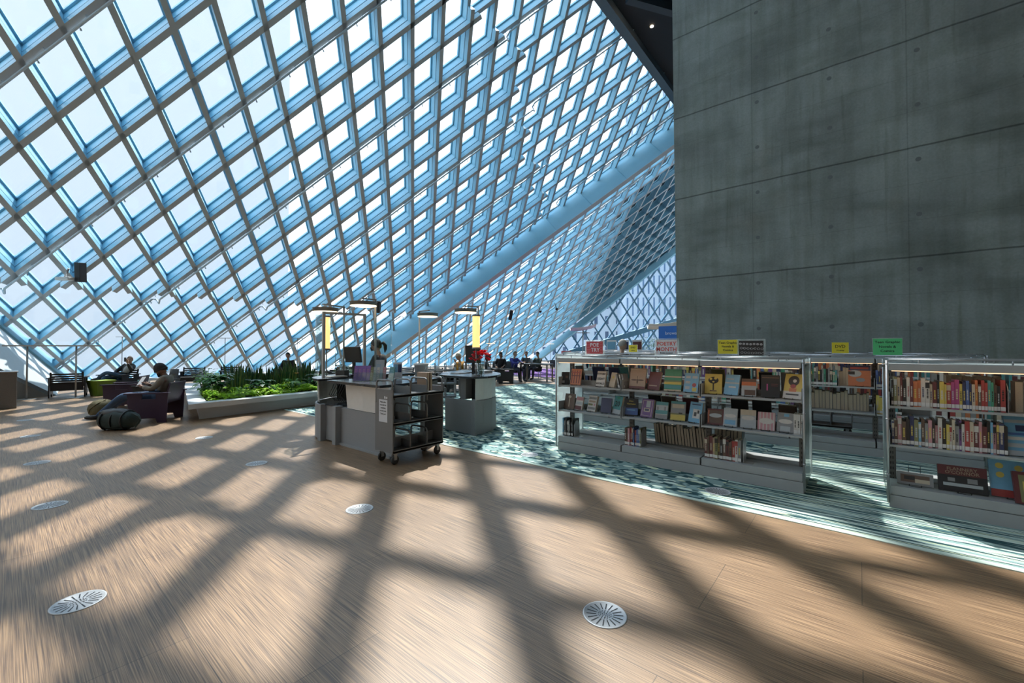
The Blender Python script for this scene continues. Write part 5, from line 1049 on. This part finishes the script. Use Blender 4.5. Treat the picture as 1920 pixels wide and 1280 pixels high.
STAND = dict(pelvis=(0, 0, .86), belly=(0, 0, 1.0), chest=(0, .01, 1.16), neck=(0, .01, 1.33), head=(0, -.01, 1.49), shL=(.17, .01, 1.28), elL=(.23, .02, 1.02), haL=(.20, -.12, .86), shR=(-.17, .01, 1.28), elR=(-.23, .02, 1.02), haR=(-.2, -.12, .86),
             hiL=(.09, 0, .82), knL=(.10, -.02, .46), anL=(.10, .01, .08), toL=(.11, -.13, .04), hiR=(-.09, 0, .82), knR=(-.10, -.02, .46), anR=(-.10, .01, .08), toR=(-.11, -.13, .04))
def person(label, x, y, rz, top, legs, hair, hairc=(.012, .010, .009), skin=(.40, .22, .15), pose=None, base=BASE, z=0, look=(0, 0), shoes=(.012, .012, .014), props=None, fine=False, s=1.0, inner=None):
    J = {k: Vector(v) * s for k, v in {**base, **(pose or {})}.items()}
    t = thing('person', label, 'person', (x, y, z), rz)
    SK = mat('skin_%d' % int(skin[0] * 100), skin, .55, var=.04); TP = mat('cloth_top_%d' % int(sum(top) * 1000), top, .85, var=.15, scale=25, bump=.3); LG_ = mat('cloth_leg_%d' % int(sum(legs) * 1000), legs, .85, var=.18, scale=25, bump=.3)
    E_ = [('pelvis', 'belly'), ('belly', 'chest'), ('chest', 'neck'), ('neck', 'head'), ('chest', 'shL'), ('shL', 'elL'), ('elL', 'haL'), ('chest', 'shR'), ('shR', 'elR'), ('elR', 'haR'), ('pelvis', 'hiL'), ('hiL', 'knL'), ('knL', 'anL'), ('anL', 'toL'), ('pelvis', 'hiR'), ('hiR', 'knR'), ('knR', 'anR'), ('anR', 'toR')]
    Rb = dict(pelvis=(.12, .10), belly=(.115, .09), chest=(.13, .095), neck=.048, head=.045, shL=.055, elL=.036, haL=.024, hiL=.078, knL=.052, anL=.034, toL=.028)
    for a in ('sh', 'el', 'ha', 'hi', 'kn', 'an', 'to'): Rb[a + 'R'] = Rb[a + 'L']
    Rb = {k: (tuple(q * s for q in r) if isinstance(r, tuple) else r * s) for k, r in Rb.items()}
    m = MB(); v, f = skin_obj(J, E_, {k: (tuple(q * .9 for q in r) if isinstance(r, tuple) else r * .92) for k, r in Rb.items()}); m.add(v, f, 0, True)
    R = Euler((look[0], 0, look[1])).to_matrix(); M = head_geo(m, J['head'] + Vector((0, -.01, .02)), R, s)
    for sd in 'LR':
        d = (J['ha' + sd] - J['el' + sd]).normalized(); hd = (props or {}).get('hand' + sd, d); hand(m, J['ha' + sd], hd, (0, 0, 1), s, .55, 0, 1 if sd == 'L' else -1)
    m.build('body', [SK, BLACK, mat('lip_tone', tuple(c * q for c, q in zip(skin, (.8, .5, .5))), .5)], t)
    sub = ['pelvis', 'belly', 'chest', 'neck', 'shL', 'elL', 'haL', 'shR', 'elR', 'haR']; K = {k: J[k] for k in sub}
    K['neck'] = J['neck'] * .7 + J['chest'] * .3; K['haL'] = J['haL'] * .94 + J['elL'] * .06; K['haR'] = J['haR'] * .94 + J['elR'] * .06
    gr = {k: tuple((q if isinstance(q, float) else q) * 1.17 + .012 for q in (Rb[k] if isinstance(Rb[k], tuple) else (Rb[k],) * 2)) for k in sub}; gr['neck'] = (.062 * s, .062 * s)
    v, f = skin_obj(K, [e for e in E_ if e[0] in K and e[1] in K], gr); MB().add(v, f, 0, True).build('jacket', TP, t)
    sub = ['pelvis', 'hiL', 'knL', 'anL', 'hiR', 'knR', 'anR']; K = {k: J[k] for k in sub}
    v, f = skin_obj(K, [e for e in E_ if e[0] in K and e[1] in K], {k: tuple(q * 1.14 + .008 for q in (Rb[k] if isinstance(Rb[k], tuple) else (Rb[k],) * 2)) for k in sub}); MB().add(v, f, 0, True).build('trousers', LG_, t)
    for sd in 'LR':
        a, b = J['an' + sd], J['to' + sd]; dn = Vector((0, 0, -.03)); m = MB(); m.tube([a + (a - b) * .25 + dn * .6, a + dn * .3, (a + b) / 2 + dn * .4, b, b + (b - a) * .22], [.034, .046, .044, .036, .016], 10); m.build('shoe', mat('shoe_%d' % int(sum(shoes) * 1000), shoes, .5), t)
    if hair: hair_geo(M, hair).build({'beanie': 'beanie', 'cap': 'cap'}.get(hair, 'hair'), mat('hair_%d' % int(sum(hairc) * 1000), hairc, .75, scale=80, var=.3), t)
    return t, J, M
def glasses(t, M):
    m = MB()
    for sx in (-1, 1):
        m.tube([M @ Vector((sx * .030 + .021 * math.cos(a), -.100, .012 + .017 * math.sin(a))) for a in [q * PI / 5 for q in range(11)]], .0018, 5); m.tube([M @ Vector((sx * .051, -.098, .014)), M @ Vector((sx * .076, .0, .010))], .0018, 5)
    m.tube([M @ Vector((-.009, -.102, .014)), M @ Vector((.009, -.102, .014))], .0018, 5); m.build('glasses', BLACK, t)
JEAN = (.045, .085, .16)
# man reading, legs stretched out
pm, J, M = person('man in black beanie and tan jacket reading a tablet in the purple armchair', -10.88, 1.99, math.radians(-33), (.20, .17, .13), JEAN, 'beanie', skin=(.22, .12, .08),
    pose=dict(pelvis=(0, .06, .50), belly=(0, .12, .60), chest=(0, .17, .74), neck=(0, .13, .89), head=(0, .05, .99), shL=(.18, .16, .84), elL=(.28, .02, .64), haL=(.14, -.20, .68), shR=(-.18, .16, .84), elR=(-.27, .02, .64), haR=(-.10, -.18, .70),
              hiL=(.09, .0, .49), knL=(.13, -.52, .52), anL=(.10, -.93, .13), toL=(.12, -1.07, .12), hiR=(-.09, .0, .49), knR=(-.11, -.53, .50), anR=(-.08, -.98, .12), toR=(-.09, -1.13, .10)), look=(.45, .1), props=dict(handL=(-.5, -.6, .3), handR=(.3, -.6, .5)))
m = MB()
for k in range(40):
    a = rf.uniform(-1.2, 1.2); p = Vector((.07 * math.sin(a), -.085 * math.cos(a), -.05 - rf.uniform(0, .05))); m.tube([M @ p, M @ (p * 1.12 + Vector((0, 0, -.02)))], [.008, .003], 4)
m.build('beard', mat('beard_dark', (.02, .015, .012), .9), pm)
tb = thing('tablet', 'tablet with a white page held by the man in the beanie', 'tablet', (-10.88, 1.99, 0), math.radians(-33))
MB().obox((0, -.285, .78), (.085, 0, 0), (0, .004, .0025), (0, .055, .10)).build('case', BLACK, tb); MB().obox((0, -.279, .7818), (.077, 0, 0), (0, .0006, .0004), (0, .050, .091)).build('screen', mat('screen_white', (.6, .62, .62), .4, emit=(.8, .85, .9, .35)), tb)
# woman with phone
pw, J, M = person('woman in dark jacket and jeans holding up a phone in an armchair', -18.85, 2.45, math.radians(42), (.03, .032, .035), (.05, .10, .17), 'short', (.05, .03, .02), skin=(.50, .32, .24),
    pose=dict(pelvis=(.05, .05, .50), belly=(.10, .12, .60), chest=(.16, .18, .74), neck=(.20, .20, .90), head=(.22, .14, 1.02), shL=(.32, .18, .85), elL=(.44, -.08, .72), haL=(.42, -.20, .96), shR=(.0, .20, .86), elR=(-.14, .06, .68), haR=(-.05, -.14, .60),
              hiL=(.12, .0, .5), knL=(-.10, -.36, .66), anL=(-.42, -.30, .46), toL=(-.54, -.36, .42), hiR=(-.05, .0, .5), knR=(-.14, -.42, .5), anR=(-.12, -.44, .10), toR=(-.12, -.6, .05)), look=(-.1, .5), props=dict(handL=(0, -.1, 1)))
glasses(pw, M); MB().tube([(.14, .07, .62), (.17, .10, .74), (.2, .11, .86)], [.09, .10, .05], 10).build('shirt', mat('shirt_pale', (.42, .45, .48), .9), pw)
ph = thing('phone', 'dark phone held up by the woman in the armchair', 'phone', (-18.85, 2.45, 0), math.radians(42)); MB().box(.385, -.29, 1.00, .455, -.28, 1.14).build('case', BLACK, ph, bevel=.004)
person('person in black hooded coat sitting beyond the planter', -16.9, 6.95, math.radians(55), (.015, .015, .018), (.02, .02, .025), 'short', skin=(.40, .25, .18), look=(.35, 0))
pc, J, M = person('clerk in black with a dark ponytail seated at the desk', -7.10, 4.47, math.radians(-55), (.014, .014, .016), (.02, .02, .03), 'bun', skin=(.48, .30, .22), z=.345, look=(.15, 0), pose=dict(anL=(.12, -.30, .10), anR=(-.12, -.30, .10), toL=(.13, -.44, .06), toR=(-.13, -.44, .06)))
glasses(pc, M); mk = MB(); mk.add([M @ Vector(v) for v in [(-.05, -.075, -.02), (0, -.125, -.018), (.05, -.075, -.02), (.045, -.075, -.085), (0, -.108, -.095), (-.045, -.075, -.085)]], [(0, 1, 4, 5), (1, 2, 3, 4)]); mk.build('face_mask', mat('mask_dark', (.03, .03, .035), .9), pc)
t = thing('office_stool', 'high office stool under the seated clerk', 'stool', (-7.04, 4.56, 0), math.radians(-55)); MB().lathe([(0, .70), (.2, .70), (.21, .74), (.19, .765), (0, .765)], n=20).build('seat', BLACK, t); MB().lathe([(.022, .04), (.022, .70)], n=10).build('stem', METAL, t)
for k in range(5): MB().beam((0, 0, .07), (.28 * math.cos(k * 1.257), .28 * math.sin(k * 1.257), .04), .035, .03).build('leg', BLACK, t)
MB().lathe([(.16, .34), (.17, .34), (.17, .355), (.16, .355)], n=20).build('foot_ring', METAL, t)
person('person in mustard jacket and cream cap seated beyond the desk', -10.45, 9.75, math.radians(-10), (.42, .19, .02), (.05, .05, .06), 'cap', (.5, .42, .33), skin=(.35, .2, .14), pose=dict(haL=(.05, -.1, .98), elL=(.24, -.1, .72)), look=(.3, -.2))
person('person with a round dark afro seated right of the flowers', -11.75, 12.75, math.radians(140), (.03, .04, .045), (.02, .02, .03), 'afro', skin=(.12, .06, .04), s=.9)
person('person in black seated at the tables behind the afro haired one', -12.4, 14.2, math.radians(30), (.012, .012, .014), (.02, .02, .02), 'long', skin=(.3, .18, .12))
person('person in royal blue jacket leaning on the shared table', -11.55, 14.25, math.radians(75), (.03, .035, .22), (.03, .03, .05), 'short', (.12, .10, .08), skin=(.42, .27, .2), pose=dict(haL=(.10, -.42, .80), haR=(-.10, -.42, .80), elL=(.22, -.15, .76), elR=(-.22, -.15, .76)), s=1.02)
person('reddish haired man in grey across the shared table', -12.35, 16.0, math.radians(20), (.06, .07, .08), (.02, .02, .03), 'short', (.20, .09, .04), skin=(.48, .28, .2), pose=dict(haL=(.10, -.4, .78), haR=(-.10, -.4, .78), elL=(.22, -.1, .74), elR=(-.22, -.1, .74)))
person('dark haired man in dark green jacket at the shared table', -11.55, 15.8, math.radians(-5), (.03, .04, .03), (.02, .02, .03), 'short', skin=(.35, .2, .14), pose=dict(haL=(.10, -.4, .78), haR=(-.10, -.4, .78), elL=(.22, -.1, .74), elR=(-.22, -.1, .74)), look=(.3, .3))
person('grey haired person in black standing between the bookcases', -4.1, 8.85, math.radians(150), (.012, .012, .014), (.03, .03, .04), 'short', (.30, .29, .27), skin=(.42, .27, .2), base=STAND)
t = thing('table_flask', 'pale flask and papers on the shared table', 'flask', (-11.25, 15.0, .765)); MB().lathe([(0, 0), (.05, 0), (.05, .14), (.02, .2), (.02, .24), (0, .24)], n=14).build('body', cm('silver'), t); MB().box(.1, -.1, 0, .3, .1, .012).build('papers', PAP, t)
# bags
def blobby(m, c, rx, ry, rz_, ax, seed, sq=2.6, mi=0):
    r_ = random.Random(seed); nu, nv = 22, 14; vs = []; ca, sa = math.cos(ax), math.sin(ax)
    for j in range(nv + 1):
        for i in range(nu):
            th = 2 * PI * i / nu; ph = PI * j / nv; q = lambda t_: math.copysign(abs(t_) ** (2 / sq), t_)
            x, y, z = q(math.cos(th)) * q(math.sin(ph)), q(math.sin(th)) * q(math.sin(ph)), q(math.cos(ph)); w_ = 1 + .05 * math.sin(5 * th + seed) * math.sin(3 * ph) + .03 * math.sin(11 * th + 7 * ph)
            X, Y = x * rx * w_, y * ry * w_; vs.append((c[0] + X * ca - Y * sa, c[1] + X * sa + Y * ca, max(.004, c[2] + z * rz_ * w_)))
    m.add(vs, [(j * nu + i, (j + 1) * nu + i, (j + 1) * nu + (i + 1) % nu, j * nu + (i + 1) % nu) for j in range(nv) for i in range(nu)], mi, True); return m
DGN = mat('bag_dark_green', (.012, .028, .026), .7, bump=.4, scale=30); OLV = mat('bag_olive', (.085, .075, .035), .85, bump=.4, scale=30)
t = thing('duffle_bag', 'large dark green and black pack lying by the outstretched legs', 'bag', (-10.16, 1.32, 0), math.radians(40))
blobby(MB(), (0, 0, .17), .33, .17, .165, 0, 3).build('body', DGN, t); blobby(MB(), (-.05, 0, .27), .25, .12, .10, .1, 8).build('top_pocket', BLACK, t)
for x in (-.18, .0, .18):
    m = MB(); m.tube([(x, .178 * math.cos(a), .17 + .172 * math.sin(a)) for a in [q * PI / 8 - .7 for q in range(14)]], .012, 6); m.build('strap', BLACK, t)
m = MB(); m.tube([(.30, -.08, .3), (.37, -.05, .24), (.35, .04, .15), (.38, -.1, .06)], .014, 6); m.build('side_strap', DGN, t)
t = thing('backpack', 'olive backpack lying behind the crossed boots', 'bag', (-12.1, 1.32, 0), math.radians(20)); blobby(MB(), (0, 0, .19), .24, .19, .19, .2, 5, 2.2).build('body', OLV, t); MB().tube([(-.1, -.17, .12), (0, -.21, .2), (.1, -.15, .3), (.12, 0, .385)], .012, 6).build('strap', OLV, t)
t = thing('drink_cup', 'small teal cup on the arm of the middle chair', 'cup', (-13.05, 2.05, .587)); MB().lathe([(0, 0), (.03, 0), (.036, .11), (.03, .11), (.027, .01)], n=14).build('cup', cm('teal'), t)
# ------------------------------------------------------------------ trees outside, beyond the far facade
def tree(x, y, h, r_, seed, label):
    q = random.Random(seed); t = thing('street_tree', label, 'tree', (x, y, -4)); MB().tube([(0, 0, 0), (0, 0, h * .6)], [.25, .12], 8).build('trunk', mat('bark', (.08, .06, .05), .9), t); m = MB()
    for k in range(900):
        d = Vector((q.gauss(0, 1), q.gauss(0, 1), q.gauss(0, .8))).normalized() * r_ * q.uniform(.5, 1); p = Vector((0, 0, h * .7)) + d; leaf(m, p, (q.uniform(-1, 1), q.uniform(-1, 1), q.uniform(-.5, .6)), .5, .18, 0, .2, 1)
    m.build('crown', leafmat('tree_leaf', (.03, .09, .03), (.09, .19, .06), .6, .3) if 'tree_leaf' not in bpy.data.materials else bpy.data.materials['tree_leaf'], t)
tree(-19, 58, 8.5, 2.6, 1, 'street tree seen low through the far diamonds, left'); tree(-14, 57, 8.0, 2.4, 2, 'street tree seen low through the far diamonds, near the concrete wall'); tree(-23.5, 60, 7.5, 2.2, 3, 'street tree seen low through the far diamonds, furthest left')
# ================================================================== third level: pieces that belong to one part
DEEP = {'marks': 'card', 'flourish': 'card', 'typewriter_keys': 'card', 'cover_art': 'cover', 'print': 'leaflets', 'slots': 'plate', 'cap': 'lamp_shade', 'diffuser': 'housing', 'picture': 'poster', 'photo': 'poster', 'text_lines': 'poster', 'fork': 'caster', 'end_panel_edge': 'end_panel', 'light_strip': 'canopy', 'divider_plate': 'divider_hoop', 'screen': 'case', 'handle': 'body'}
stem_of = lambda o: o.name.split('.')[0]
for root in [o for o in C.objects if o.type == 'EMPTY' and o.parent is None]:
    kids = list(root.children); by = {}
    for k in sorted(kids, key=lambda o: o.name): by.setdefault(stem_of(k), []).append(k)
    for nm, lst in by.items():
        tgt = DEEP.get(nm)
        if nm == 'lettering': tgt = next((q for q in ('card', 'note', 'panel', 'cover') if q in by), None)
        if not tgt or tgt not in by or stem_of(root) == 'person': continue
        ps = by[tgt]
        for i, k in enumerate(lst):
            p = ps[min(len(ps) - 1, i * len(ps) // len(lst))]
            if p.location.length < 1e-6 and p.rotation_euler.to_matrix() == Matrix.Identity(3): k.parent = p
